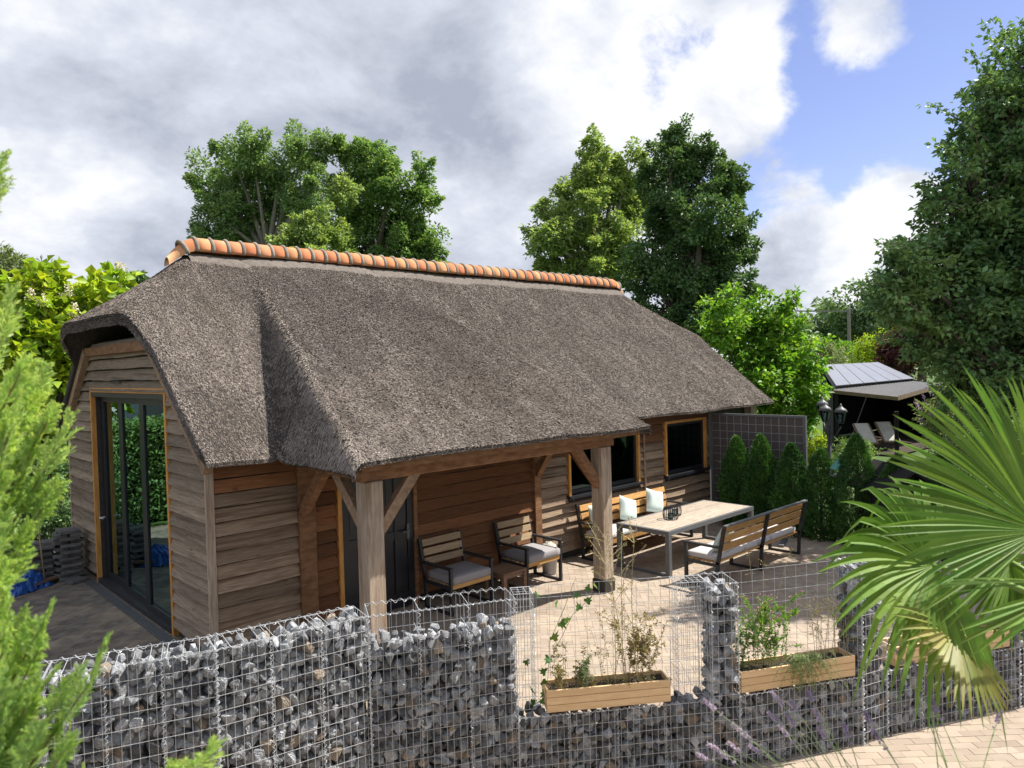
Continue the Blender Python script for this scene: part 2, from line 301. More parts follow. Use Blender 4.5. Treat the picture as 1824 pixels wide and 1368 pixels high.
def nrm(a): return a/np.maximum(np.linalg.norm(a, axis=-1, keepdims=True), 1e-9)
def leaf_arrays(P, D, Nn, ln, wd, fold=.25, droop=.15):
    """P base points, D long direction, Nn face normal; a leaf = folded kite of two triangles pairs (4 tris)"""
    n = len(P); D = nrm(D); Sd = nrm(np.cross(D, Nn)); Nn = np.cross(Sd, D)
    ln = np.broadcast_to(np.asarray(ln, float), (n,))[:, None]; wd = np.broadcast_to(np.asarray(wd, float), (n,))[:, None]
    mid = P + D*ln*.45; tip = P + D*ln - Nn*ln*droop
    V = np.stack([P, mid+Sd*wd*.5+Nn*wd*fold, tip, mid-Sd*wd*.5+Nn*wd*fold], 1).reshape(-1, 3)
    b = (np.arange(n)*4)[:, None]; Fq = np.concatenate([b+np.array([[0, 1, 2]]), b+np.array([[0, 2, 3]])], 0)
    return V, Fq
def rdir(n, rng=RNG): return nrm(rng.normal(size=(n, 3)))

# ------------------------------------------------------------------ the thatched roof surface
ZR, Y0, T = 5.45, 3.3, .18
YF, YB, XL, XR = -.42, 7.02, -.16, 13.2
SLM = (ZR-2.44)/(Y0-YF); SLP = .518
PXL, PXR, PYF = .68, 5.86, -2.17
def smin(a, b, k):
    h = np.clip(.5+.5*(b-a)/k, 0, 1); return b*(1-h)+a*h-k*h*(1-h)
def smax(a, b, k): return -smin(-a, -b, k)
def roofz(X, Y):
    fr = ZR-SLM*(Y0-Y); bk = ZR-SLM*(Y-Y0)
    m = smin(fr, bk, .12)
    m = smin(m, 4.12+.887*(X+.42), .22); m = smin(m, 4.12+.887*(13.32-X), .22)
    p = 2.51+SLP*(Y-PYF)
    hl = .73+.2355*(Y+2.17); hr = 5.82-.297*(Y+2.17)
    p = smin(p, p-2.2*(hl-X), .22); p = smin(p, p-2.35*(X-hr), .10)
    p = smin(p, bk, .1)
    z = smax(m, p, .22)
    return z + .018*np.sin(X*2.1+Y*1.3)*np.sin(Y*1.9-X*.7)
def lines(stops, step):
    out = []
    for a, b in zip(stops[:-1], stops[1:]): out += list(np.linspace(a, b, max(2, int(round((b-a)/step))+1))[:-1])
    return np.array(out+[stops[-1]])
def xshift(X, Y):
    mn = np.minimum(ZR-SLM*(Y0-Y), ZR-SLM*(Y-Y0)); s = np.clip((mn-3.75)/.5, 0, 1); s = s*s*(3-2*s)
    return X-(.10+.20*np.clip((Y-1.8)/3, 0, 1))*s*np.clip((.6-X)/.76, 0, 1)+.14*s*np.clip((X-12.4)/.8, 0, 1)
def roof_mesh():
    xs = lines([XL, PXL, PXR, XR], .075); ys = lines([PYF, YF, YB], .075)
    X, Y = np.meshgrid(xs, ys, indexing='ij'); nx, ny = X.shape
    ins = lambda x, y: ((y > YF)) | ((x > PXL) & (x < PXR))
    xc = (xs[:-1]+xs[1:])/2; yc = (ys[:-1]+ys[1:])/2
    cell = ins(xc[:, None], yc[None, :])
    Zt = roofz(X, Y)
    Xs = xshift(X, Y)
    idx = lambda i, j: i*ny+j
    top = np.stack([Xs, Y, Zt], -1).reshape(-1, 3)
    # the cut edge of the reed leans in under the eave
    inset = np.zeros_like(X)
    inp = (X >= PXL-1e-6) & (X <= PXR+1e-6)
    de = np.where(inp, Y-PYF, Y-YF); de = np.where(inp & (Y < YF+.3), np.minimum(de, np.minimum(X-PXL, PXR-X)+np.clip(Y-YF, 0, 9)), de); de = np.minimum(de, YB-Y); mn = np.minimum(ZR-SLM*(Y0-Y), ZR-SLM*(Y-Y0)); de = np.where(mn > 4.0, np.minimum(de, X-XL+.05), de)
    bot = np.stack([Xs, Y, Zt-T*np.clip(.22+.78*de/.30, .2, 1)], -1).reshape(-1, 3)
    V = np.concatenate([top, bot]); n = nx*ny; Fs = []
    I, J = np.nonzero(cell)
    a, b, c, d = idx(I, J), idx(I+1, J), idx(I+1, J+1), idx(I, J+1)
    Fs.append(np.stack([a, b, c, d], 1)); Fs.append(np.stack([a, d, c, b], 1)+n)
    pad = np.pad(cell, 1)
    for (di, dj, e0, e1) in ((-1, 0, (0, 1), (0, 0)), (1, 0, (1, 0), (1, 1)), (0, -1, (0, 0), (1, 0)), (0, 1, (1, 1), (0, 1))):
        nb = pad[1+di:1+di+cell.shape[0], 1+dj:1+dj+cell.shape[1]]; I, J = np.nonzero(cell & ~nb)
        p, q = idx(I+e0[0], J+e0[1]), idx(I+e1[0], J+e1[1]); Fs.append(np.stack([q, p, p+n, q+n], 1))
    return npmesh('roof', V, np.concatenate(Fs))
def reeds():
    def sample(n, x0, x1, y0, y1): return RNG.uniform(x0, x1, n), RNG.uniform(y0, y1, n)
    parts = [sample(240000, XL, XR, YF, Y0-.1), sample(115000, PXL, PXR, PYF, YF), sample(20000, XL, 1.6, Y0-.1, YB), sample(34000, XL, 1.4, .6, 6.2)]
    X = np.concatenate([p[0] for p in parts]); Y = np.concatenate([p[1] for p in parts])
    # fringe along the eaves
    def fringe(n, x0, y0, x1, y1):
        t = RNG.uniform(0, 1, n); return x0+(x1-x0)*t, y0+(y1-y0)*t
    fr = [fringe(3200, XL, YF+.22, XL, 1.5), fringe(6000, XL+.01, 1.2, XL+.01, 5.4), fringe(9000, XL, YF+.02, PXL, YF+.02), fringe(9000, PXL+.02, YF, PXL+.02, PYF), fringe(22000, PXL, PYF+.02, PXR, PYF+.02), fringe(16000, PXR, YF+.02, XR, YF+.02), fringe(3000, PXR-.02, PYF, PXR-.02, YF)]
    nf = sum(len(a[0]) for a in fr); X = np.concatenate([X]+[a[0] for a in fr]); Y = np.concatenate([Y]+[a[1] for a in fr])
    isf = np.zeros(len(X), bool); isf[-nf:] = True
    e = .03; gx = (roofz(X+e, Y)-roofz(X-e, Y))/(2*e); gy = (roofz(X, Y+e)-roofz(X, Y-e))/(2*e)
    Nn = nrm(np.stack([-gx, -gy, np.ones_like(gx)], 1)); dn = nrm(np.stack([-gx, -gy, -(gx*gx+gy*gy)], 1))
    Pz = roofz(X, Y); P = np.stack([xshift(X, Y), Y, Pz], 1)
    fz = np.full(isf.sum(), .055); fz[:9200] = T; P[isf, 2] -= RNG.uniform(-.008, 1, isf.sum())*fz
    n = len(P); sd = np.cross(Nn, dn)
    jit = RNG.normal(0, .22, n)[:, None]; away = Nn @ np.array(SUN) < .12; lift = RNG.uniform(.01, .22, n)*np.where(away, .03, 1.0); d = nrm(dn+sd*jit+Nn*lift[:, None])  # reeds facing away from the sun lie flatter, shaped to keep that side dark
    d[isf] = nrm(d[isf]+np.array([0, 0, -.35])*RNG.uniform(0, 1, isf.sum())[:, None])
    roll = (RNG.normal(0, .5, n)*np.where(away, .15, 1.0))[:, None]; wdir = nrm(np.cross(d, Nn)*np.cos(roll)+Nn*np.sin(roll))
    L = RNG.uniform(.035, .085, n)[:, None]; w = RNG.uniform(.0038, .0072, n)[:, None]
    L[isf] *= .8
    a = P-d*L*.45-Nn*.004; b = P+d*L*.55+Nn*.004
    b[isf] = P[isf]+d[isf]*np.minimum(L[isf]*.55, .045)
    V = np.stack([a-wdir*w*.5, a+wdir*w*.5, b+wdir*w*.5, b-wdir*w*.5], 1).reshape(-1, 3)
    # keep reeds out of the ridge cap
    return npmesh('reed', V, np.arange(n*4).reshape(-1, 4))

# ------------------------------------------------------------------ ground and paving
def ground():
    me = bpy.data.meshes.new('ground'); s = 400
    me.from_pydata([(-s, -s, -.05), (s, -s, -.05), (s, s, -.05), (-s, s, -.05)], [], [(0, 1, 2, 3)]); me.update()
    lab(link('ground', me, 'grass'), kind='structure')
ground()
# gabion front line in plan
GP = [(-3.29, -3.10), (-2.35, -3.45), (-1.41, -3.80), (-.335, -3.995), (.71, -4.525), (2.06, -5.48), (2.25, -5.62), (3.33, -6.21), (3.62, -6.31), (5.05, -7.02), (5.30, -7.13), (6.5, -7.66)]
def gab_y(x):
    return np.interp(x, [p[0] for p in GP], [p[1] for p in GP])
def paving():
    sb = MB(); sb.add([(-9, -11, -.0035), (11.6, -11, -.0035), (11.6, 9, -.005), (-9, 9, -.005)], [(0, 1, 2, 3)])
    root = lab(sb.build('patio_paving', 'sand'), kind='structure')
    items = []       # (x, y, ang, lx, ly, material)
    g = .0017
    # patio and yard: herringbone of 20 x 10
    B = .100
    a0 = math.radians(45); ca, sa = math.cos(a0), math.sin(a0)
    H = []
    for k in range(-130, 130):
        for m in range(-66, 66):
            cx = k + 4*m
            if abs(cx) < 130: H += [(cx+1.0, k+.5, 0), (cx+3.5, k+1.0, 1)]
    for (u, v, k) in H:
        u *= B; v *= B
        x = u*ca-v*sa; y = u*sa+v*ca
        if x < -7 or x > 11 or y < -7 or y > 8.5: continue
        if 0 < x < 11.5 and y > -.02 : continue
        if y < gab_y(x)+.02: continue
        items.append((x, y, a0+(math.pi/2 if k else 0), 'paver_dark' if (x < .05+.0*y and y > -3.0 - .0) else 'paver_tan'))
    # near side of the gabions: running bond
    a1 = math.atan2(-.67, .74); ca, sa = math.cos(a1), math.sin(a1)
    for r in range(-60, 60):
        for c in range(-40, 50):
            u = (c+.5*(r % 2))*2*B; v = r*B; x = 3.5+u*ca-v*sa; y = -7.0+u*sa+v*ca
            if -7 < x < 9 and -10.5 < y and y < gab_y(x)+.02: items.append((x, y, a1, 'paver_tan'))
    pr = proj(np.array([(i[0], i[1], 0) for i in items])); vis = (pr[:, 0] > -20) & (pr[:, 0] < 1844) & (pr[:, 1] < 1380) & (pr[:, 2] > 0)
    # visible and near first
    xs = np.array([i[0] for i in items]); ys = np.array([i[1] for i in items])
    openv = vis & ((ys < gab_y(xs)) & (pr[:, 1] > 1240) & (pr[:, 0] > 1380) | ((ys > gab_y(xs)) & (ys > -3.9) & (ys < -.3) & (xs > 1.2) & (xs < 7)))
    order = sorted(np.nonzero(openv)[0], key=lambda i: pr[i, 2])[:300]; chosen = set(order)
    protos = {}
    rnd = random.Random(3)
    for mname in ('paver_tan', 'paver_dark'):
        b = MB().bx(-B+g, B-g, -B/2+g, B/2-g, -.05, 0); me = bpy.data.meshes.new('paver'); me.from_pydata(b.v, [], b.f); me.update(); me.materials.append(MT[mname]); protos[mname] = me
    far = {'paver_tan': [], 'paver_dark': []}
    for i, (x, y, a, mname) in enumerate(items):
        dz = rnd.uniform(-.0018, .001)
        if i in chosen:
            o = link('paver', protos[mname], None, root); o.location = (x, y, dz); o.rotation_euler = (rnd.gauss(0, .002), rnd.gauss(0, .002), a+rnd.gauss(0, .004))
        else: far[mname].append((x, y, a+rnd.gauss(0, .004), dz))
    for mname, lst in far.items():
        A = np.array(lst); hx, hy = B-g, B/2-g; c, s = np.cos(A[:, 2]), np.sin(A[:, 2]); cor = []
        for (ux, uy, z, q) in ((-1, -1, 0, 1), (1, -1, 0, 1), (1, 1, 0, 1), (-1, 1, 0, 1), (-1, -1, -.02, 1), (1, -1, -.02, 1), (1, 1, -.02, 1), (-1, 1, -.02, 1)):
            cor.append(np.stack([A[:, 0]+ux*hx*c-uy*hy*s, A[:, 1]+ux*hx*s+uy*hy*c, A[:, 3]+z], 1))
        V = np.stack(cor, 1).reshape(-1, 3); b = (np.arange(len(A))*8)[:, None]
        Fq = np.concatenate([b+np.array([f]) for f in ((0, 1, 2, 3), (0, 4, 5, 1), (1, 5, 6, 2), (2, 6, 7, 3), (3, 7, 4, 0))])
        o = link('far_pavers', npmesh('far_pavers', V, Fq), mname, root); o['kind'] = 'stuff'; o.data.shade_flat()
paving()

# ------------------------------------------------------------------ the barn
def barn():
    R = empty('thatched_barn', (0, 0, 0), 0, 'long low wooden barn with thatched roof, orange ridge tiles and corner porch', 'barn')
    # ---- walls: hollow core with openings, lapped boards on it
    def wall_core(name, axis, u0, u1, z0, z1, opens, p0, p1, limit=None):
        us = sorted({u0, u1, *[o[0] for o in opens], *[o[1] for o in opens]}); zs = sorted({z0, z1, *[min(z1, o[2]) for o in opens], *[min(z1, o[3]) for o in opens]}); mb = MB()
        for a, b in zip(us[:-1], us[1:]):
            for c, d in zip(zs[:-1], zs[1:]):
                um, zm = (a+b)/2, (c+d)/2
                if any(o[0] < um < o[1] and o[2] < zm < o[3] for o in opens): continue
                if axis == 'x': mb.bx(a, b, p0, p1, c, d)
                else: mb.bx(p0, p1, a, b, c, d)
        return mb.build(name, 'plinth', R)
    W1 = (6.36, 8.34, 1.13, 2.10); W2 = (9.33, 10.77, 1.13, 2.17); DR = (1.75, 2.93, .02, 2.12); GD = (1.37, 4.94, .03, 3.20)
    fw = wall_core('front_wall', 'x', .05, 12.9, 0, 2.62, [W1, W2, DR], .03, .18)
    gw = wall_core('gable_wall', 'y', .19, GD[0], 0, 2.42, [], .04, .18); wall_core('gable_wall', 'y', GD[1], 6.55, 0, 2.42, [], .04, .18)
    # upper gable: polygon under the thatch
    def gpoly(x0, x1, name, parent):
        pts = [(.05, 2.42), (.05, 2.40), (1.9, 3.98), (4.7, 3.98), (6.55, 2.40), (6.55, 2.42)]
        mb = MB(); lft = [(.19, 2.42), (.19, 2.62), (GD[0], 3.45), (GD[0], 2.42)]; rgt = [(GD[1], 2.42), (GD[1], 3.45), (6.50, 2.52), (6.55, 2.42)]; topp = [(GD[0], 3.20), (GD[0], 3.55), (1.95, 4.02), (4.65, 4.02), (GD[1], 3.55), (GD[1], 3.20)]
        for p in (lft, rgt, topp):
            n = len(p); mb.add([(x0, y, z) for y, z in p]+[(x1, y, z) for y, z in p], [tuple(range(n)), tuple(range(2*n-1, n-1, -1))]+[(i, i+n, (i+1) % n+n, (i+1) % n) for i in range(n)])
        return mb.build(name, 'plinth', parent)
    gpoly(.04, .18, 'gable_core', R)
    wall_core('back_wall', 'x', .05, 12.9, 0, 2.62, [], 6.4, 6.55); wall_core('end_wall', 'y', .19, 6.39, 0, 2.6, [], 12.75, 12.9)
    MB().bx(.19, 12.7, .19, 6.38, .0, .02).build('floor', 'concrete_block', R)
    MB().bx(.19, 12.7, .19, 6.38, 2.75, 2.8).build('ceiling', 'plinth', R) if False else None
    MB().bx(4.8, 4.9, .19, 6.38, .02, 2.6).build('partition', 'plinth', R)
    rb = random.Random(5)
    def board(axis, u0, u1, z0, h, parent, mname, proud=.05):
        n = max(2, int((u1-u0)/.16)); vs = []; ph = rb.uniform(0, 9); amp = rb.uniform(.002, .008)
        for i in range(n+1):
            u = u0+(u1-u0)*i/n; w = amp*math.sin(u*3.1+ph)+amp*.6*math.sin(u*8.3+2*ph)
            prof = [(.028, z0+h-.020), (.010, z0+h-.020), (.03-proud-.022, z0+w), (.03, z0+w)]
            for (d, z) in prof: vs.append((u, d, z) if axis == 'x' else (d, u, z))
        fs = []
        for i in range(n):
            for k in range(4): fs.append((4*i+k, 4*i+(k+1) % 4, 4*i+4+(k+1) % 4, 4*i+4+k))
        fs += [(0, 1, 2, 3), (4*n+3, 4*n+2, 4*n+1, 4*n)]
        if axis == 'y': fs = [f[::-1] for f in fs]
        MB().add(vs, fs).build('board', mname, parent)
    E = .172
    def rows(z0, z1):
        z = z0
        while z < z1-.02: yield z, min(E, z1-z); z += E
    bays = [(.06, 1.12), (1.36, 1.685), (3.0, 5.42), (5.58, 10.96)]
    for z, h in rows(.13, 2.36):
        for a, b in bays:
            segs = [(a, b)]
            for o in (W1, W2):
                x0, x1, c, d = o[0]-.075, o[1]+.075, o[2]-.07, o[3]+.07
                if z+h*.5 > c and z+h*.5 < d:
                    ns = []
                    for s0, s1 in segs:
                        if s1 <= x0 or s0 >= x1: ns.append((s0, s1)); continue
                        if s0 < x0: ns.append((s0, x0))
                        if s1 > x1: ns.append((x1, s1))
                    segs = ns
            for s0, s1 in segs:
                # long runs are butted from several boards
                cuts = [s0]
                while s1-cuts[-1] > 3.2: cuts.append(cuts[-1]+rb.uniform(1.6, 2.6))
                cuts.append(s1)
                for c0, c1 in zip(cuts[:-1], cuts[1:]):
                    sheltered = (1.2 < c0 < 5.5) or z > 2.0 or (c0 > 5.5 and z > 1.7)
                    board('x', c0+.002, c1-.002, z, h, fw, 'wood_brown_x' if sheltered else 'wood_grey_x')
    for z, h in rows(.13, 4.02):
        zt = z+h*.5; lim = Y0-(ZR-T-zt)/SLM; a, b = max(.035, lim+.02), min(6.56, 2*Y0-lim-.02)
        if zt > 3.98: continue
        segs = [(a, min(b, 1.30)), (max(a, 5.01), b)] if zt < 3.27 else [(a, b)]
        for s0, s1 in segs:
            if s1-s0 > .05: board('y', s0, s1, z, h, gw, 'wood_grey_y')
    # corner and wall posts
    MB().bx(-.035, .055, -.035, .03, .08, 2.40).build('corner_trim', 'post_wood', R); MB().bx(-.035, .03, 6.56, 6.62, .08, 2.4).build('corner_trim', 'post_wood', R)
    for x0, x1 in ((1.12, 1.355), (5.42, 5.58)): MB().bbox(x0, x1, -.07, .03, 0, 2.4, .008).build('wall_post', 'beam_wood', R)
    MB().bbox(12.6, 12.85, -.16, .02, 0, 2.5, .01).build('corner_post', 'post_wood', R)
    MB().bx(10.96, 11.03, -.03, .03, .05, 2.4).build('end_trim', 'grey_metal', R)
    MB().tube([(8.55, -.035, 2.3), (8.56, -.04, 1.2), (8.55, -.035, .3)], .022, 8).build('downpipe', 'brace_wood', R, True)
    # ---- glazed sliding door in the gable
    d = empty('sliding_door'); d.parent = R
    y0, y1, zt = 1.30, 5.01, 3.28
    for nm, q in (('casing', (-.03, .10, y0, y0+.065, .0, zt)), ('casing', (-.03, .10, y1-.065, y1, .0, zt)), ('casing', (-.03, .10, y0+.065, y1-.065, zt-.075, zt))): MB().bx(*q).build(nm, 'casing', d)
    MB().bx(-.02, .17, y0+.067, y1-.067, zt-.15, zt-.077).build('top_track', 'black_metal', d); MB().bx(-.03, .17, y0+.067, y1-.067, .004, .07).build('bottom_track', 'black_metal', d)
    w = (y1-y0-.134)/3
    for i in range(3):
        a = y0+.067+i*w; x = .015+.045*i; fr = MB(); b2 = a+w-.002; z0, z1 = .07, zt-.15; s = .17
        fr.bx(x, x+.05, a, a+s*.45, z0, z1).bx(x, x+.05, b2-s*1.15, b2, z0, z1).bx(x, x+.05, a+s*.45, b2-s*1.15, z0, z0+.11).bx(x, x+.05, a+s*.45, b2-s*1.15, z1-.09, z1)
        p = fr.build('door_panel', 'black_paint', d)
        MB().bx(x+.02, x+.028, a+s*.45-.004, b2-s*1.15+.004, z0+.106, z1-.086).build('pane', 'glass_door', p)
    MB().bar((-.02, 4.72, 1.12), (.0, 4.60, 1.12), .02).bar((-.02, 4.72, 1.12), (.06, 4.72, 1.12), .02).build('handle', 'galvanised', d)
    MB().tube([(-.03, 3.75, 3.37), (-.05, 3.6, 3.40), (-.05, 3.4, 3.40), (-.03, 3.25, 3.36), (-.05, 3.45, 3.37), (-.04, 3.7, 3.36)], .008, 6).build('cable', 'black_metal', R)
    # ---- black double entrance door under the porch
    e = empty('entrance_door'); e.parent = R
    MB().bx(1.69, 1.75, -.05, .06, .0, 2.17).build('casing', 'casing', e); MB().bx(2.93, 2.99, -.05, .06, .0, 2.17).build('casing', 'beam_wood', e); MB().bx(1.75, 2.93, -.05, .06, 2.11, 2.17).build('casing', 'beam_wood', e)
    for a, b in ((1.755, 2.335), (2.345, 2.925)):
        lf = MB().bx(a, b, .0, .05, .02, 2.10)
        for f in ((a, a+.1, -.02, 0, .02, 2.10), (b-.1, b, -.02, 0, .02, 2.10), (a+.1, b-.1, -.02, 0, .02, .22), (a+.1, b-.1, -.02, 0, 1.0, 1.12), (a+.1, b-.1, -.02, 0, 1.98, 2.10), ((a+b)/2-.04, (a+b)/2+.04, -.02, 0, .22, 1.0)): lf.bx(*f)
        l = lf.build('door_leaf', 'black_paint', e); MB().bx(a+.13, b-.13, -.006, -.001, 1.2, 1.9).build('panel', 'black_metal', l)
    for x in (2.27, 2.83):
        MB().bx(x-.02, x+.02, -.03, -.02, .98, 1.2).bar((x, -.06, 1.1), (x-.12, -.06, 1.1), .018).bar((x, -.02, 1.1), (x, -.065, 1.1), .018).build('handle', 'grey_metal', e)
    MB().bx(2.60, 2.615, -.03, -.02, .3, 2.0).build('stile', 'black_metal', e)
    # ---- windows
    for k, (x0, x1, z0, z1) in enumerate((W1, W2)):
        w_ = empty('window'); w_.parent = R; c = .055
        MB().bx(x0-c, x0, -.055, .06, z0-.02, z1+c).build('casing', 'casing', w_); MB().bx(x1, x1+c, -.055, .06, z0-.02, z1+c).build('casing', 'casing', w_); MB().bx(x0, x1, -.055, .06, z1, z1+c).build('casing', 'casing', w_)
        fr = MB(); s = .06
        fr.bx(x0, x0+s, .0, .06, z0, z1).bx(x1-s, x1, .0, .06, z0, z1).bx(x0+s, x1-s, .0, .06, z0, z0+s).bx(x0+s, x1-s, .0, .06, z1-s, z1)
        if k == 0: fr.bx((x0+x1)/2-.04, (x0+x1)/2+.04, .0, .06, z0+s, z1-s)
        fr.build('frame', 'black_paint', w_)
        MB().bx(x0+s-.004, x1-s+.004, .03, .036, z0+s-.004, z1-s+.004).build('pane', 'glass_window', w_)
        MB().bx(x0-.09, x1+.09, -.11, .06, z0-.07, z0-.022).build('sill', 'black_paint', w_)
        cu = MB(); xx = x1-.38 if k else x1-.42
        for q in range(10): cu.box((xx+.03*q, .30+.02*(q % 2), (z0+z1)/2), (.03, .03, z1-z0-.06))
        cu.build('curtain', 'curtain', w_)
        MB().tube([(x0-.03, -.06, z0-.03), (x0-.03, -.11, z0-.05), (x0-.03, -.11, z0-.10), (x0-.03, -.08, z0-.11)], .012, 6).build('hook', 'black_metal', w_)
    # ---- porch frame
    for k, x in enumerate((1.06, 5.14)):
        p = MB().bbox(x, x+.225, -1.78, -1.555, .0 if k == 0 else .19, 2.2, .012).build('porch_post', 'post_wood', R)
        MB().bbox(x-.012, x+.237, -1.792, -1.543, 0, .19 if k else .10, .008).build('post_foot', 'plinth' if k else 'concrete_block', R)
    MB().bbox(1.0, 5.46, -1.765, -1.575, 2.203, 2.405, .01).build('front_beam', 'beam_wood', R)
    MB().bx(.86, 5.75, -2.03, -1.99, 2.36, 2.44).build('eave_board', 'beam_wood', R)
    MB().bx(.86, 5.75, -1.985, -1.77, 2.41, 2.43).build('soffit', 'beam_wood', R)
    for x in (1.09, 5.17): MB().bbox(x, x+.165, -1.57, -.075, 2.205, 2.395, .008).build('tie_beam', 'beam_wood', R)
    def brace(a, b, m='brace_wood', w=.10, h=.13, up=(0, 0, 1)): MB().bar(a, b, w, h, up).build('brace', m, R)
    brace((1.25, -1.67, 1.58), (1.80, -1.67, 2.24)); brace((5.17, -1.67, 1.62), (4.66, -1.67, 2.24), 'beam_wood')
    brace((1.17, -1.58, 1.62), (1.17, -.98, 2.23)); brace((1.17, -.07, 1.62), (1.17, -.66, 2.23), 'beam_wood')
    brace((5.25, -1.58, 1.62), (5.25, -.98, 2.23), 'beam_wood'); brace((5.50, -.07, 1.62), (5.30, -.66, 2.23), 'beam_wood')
    # ---- roof
    rf = link('roof', roof_mesh(), 'thatch_base', R, False)
    rd = link('reed', reeds(), 'reed', rf); rd['kind'] = 'stuff'
    for s, m in ((-1, 'post_wood'), (1, 'beam_wood')):   # rafters under the verge
        ya, yb = Y0+s*1.60, Y0+s*3.50
        MB().bar((-.07, ya, ZR-SLM*1.60-T-.10), (-.07, yb, ZR-SLM*3.50-T-.10), .10, .14).build('verge_rafter', 'brace_wood', R)
    MB().bx(-.12, -.02, 1.75, 4.85, 3.80, 3.93).build('hip_rafter', 'beam_wood', R)
    # mortar skirt below the ridge tiles
    sk = []
    xs = np.linspace(1.0, 12.0, 130)
    for s in (-1, 1):
        for off in (.10, .24, .36):
            y = Y0+s*(off+ (.03*np.sin(xs*3.3)+.02*np.sin(xs*7.9))*(off > .3)); yy = np.broadcast_to(y, xs.shape); lift = .03 if off < .3 else -.01
            sk.append(np.stack([xs, yy, roofz(np.clip(xs, 1.35, 11.6), yy)+lift-.02*(off > .3)], 1))
    V = np.concatenate(sk); n = len(xs); Fq = []
    for r in (0, 1, 3, 4):
        i = np.arange(n-1); Fq.append(np.stack([r*n+i, r*n+i+1, (r+1)*n+i+1, (r+1)*n+i], 1))
    link('ridge_skirt', npmesh('ridge_skirt', V, np.concatenate(Fq)), 'ridge_skirt', rf, True)
    # half-round ridge tiles with mortar rings
    NT = 42; xa, xb = 1.14, 11.80; pt = (xb-xa)/NT; rr = .185; zc = ZR+.015
    def halfring(x0, x1, r0, r1, th, seg=14, bulge=0.0):
        mb = MB(); vs = []
        for (x, r) in ((x0, r0), ((x0+x1)/2, (r0+r1)/2+bulge), (x1, r1)):
            for q in (r, r-th):
                for k in range(seg+1):
                    a = math.pi*(-.08+1.16*k/seg); vs.append((x, -q*math.cos(a), q*1.06*math.sin(a)))
        m = seg+1; fs = []
        for r in (0, 1):
            for k in range(seg): o = r*2*m+k; fs.append((o, o+1, o+2*m+1, o+2*m)); i2 = o+m; fs.append((i2, i2+2*m, i2+2*m+1, i2+1))
        for k in range(seg): fs.append((k, k+m, k+m+1, k+1)); o = 4*m+k; fs.append((o, o+1, o+m+1, o+m))
        for r in (0, 1):
            o = r*2*m; fs.append((o, o+2*m, o+3*m, o+m)); o = r*2*m+seg; fs.append((o, o+m, o+3*m, o+2*m))
        return mb.add(vs, fs)
    t0 = halfring(0, pt, rr, rr*.975, .02).build('ridge_tile', 'ridge_tile', rf, True); t0.location = (xa, Y0, zc)
    g0 = halfring(-.03, .03, rr+.004, rr+.004, .03, 14, .020).build('mortar_ring', 'ridge_mortar', rf, True); g0.location = (xa, Y0, zc)
    for i in range(1, NT):
        t = t0.copy(); COL.objects.link(t); t.location = (xa+i*pt, Y0+rb.gauss(0, .004), zc+rb.gauss(0, .004)); t.rotation_euler = (0, rb.gauss(0, .008), rb.gauss(0, .01))
        g = g0.copy(); COL.objects.link(g); g.location = (xa+i*pt, Y0, zc+.002)
    # end caps, sloping down the hips
    for x, s in ((xa, -1), (xb, 1)):
        c = MB(); vs = []; seg = 12
        for (dx, r, dz) in ((0, rr, 0), (.16, rr*.95, -.06), (.30, rr*.8, -.16), (.42, rr*.6, -.27)):
            for k in range(seg+1):
                a = math.pi*(-.05+1.1*k/seg); vs.append((s*dx, -r*math.cos(a), dz+r*1.05*math.sin(a)))
        m = seg+1; fs = [((r*m+k, r*m+k+1, (r+1)*m+k+1, (r+1)*m+k) if s > 0 else (r*m+k, (r+1)*m+k, (r+1)*m+k+1, r*m+k+1)) for r in range(3) for k in range(seg)]
        fs.append(tuple(range(3*m, 4*m))); o = c.add(vs, fs).build('hip_tile', 'ridge_tile', rf, True); o.location = (x, Y0, zc)
        g = g0.copy(); COL.objects.link(g); g.location = (x+s*.16, Y0, zc-.055); g.rotation_euler = (0, s*.4, 0); g.scale = (1, .97, .97)
    return R
BARN = barn()

# ------------------------------------------------------------------ drain, screen and garden furniture
def drain():
    d = empty('channel_drain', (-.13, 3.15, 0), 0, 'long dark channel drain grating along the foot of the glazed door', 'drain')
    MB().bx(-.075, .075, -2.5, 2.05, -.03, .002).build('channel', 'drain', d)
    g = MB()
    for k in range(4): g.bx(-.06+.035*k, -.045+.035*k, -2.49, 2.04, .002, .008)
    g.build('grating', 'grey_metal', d)
drain()
def screen():
    s = empty('privacy_screen', (11.0, 0, 0), 0, 'dark wire-covered privacy screen panel standing at the right end of the barn', 'screen')
    y0, y1, z1 = -2.22, -.06, 2.30
    fr = MB().bx(-.03, .03, y0, y0+.06, 0, z1).bx(-.03, .03, y1-.06, y1, 0, z1).bx(-.03, .03, y0+.06, y1-.06, z1-.05, z1).bx(-.03, .03, y0+.06, y1-.06, .02, .08)
    fr.build('frame', 'grey_metal', s); MB().bx(.0, .012, y0+.058, y1-.058, .078, z1-.048).build('panel', 'screen', s)
    w = MB()
    for k in range(1, 12): y = y0+.06+(y1-y0-.12)*k/12; w.bar((-.012, y, .08), (-.012, y, z1-.05), .005)
    for k in range(1, 13): z = .08+(z1-.13)*k/13; w.bar((-.012, y0+.06, z), (-.012, y1-.06, z), .005)
    w.build('wire_grid', 'galvanised', s)
screen()
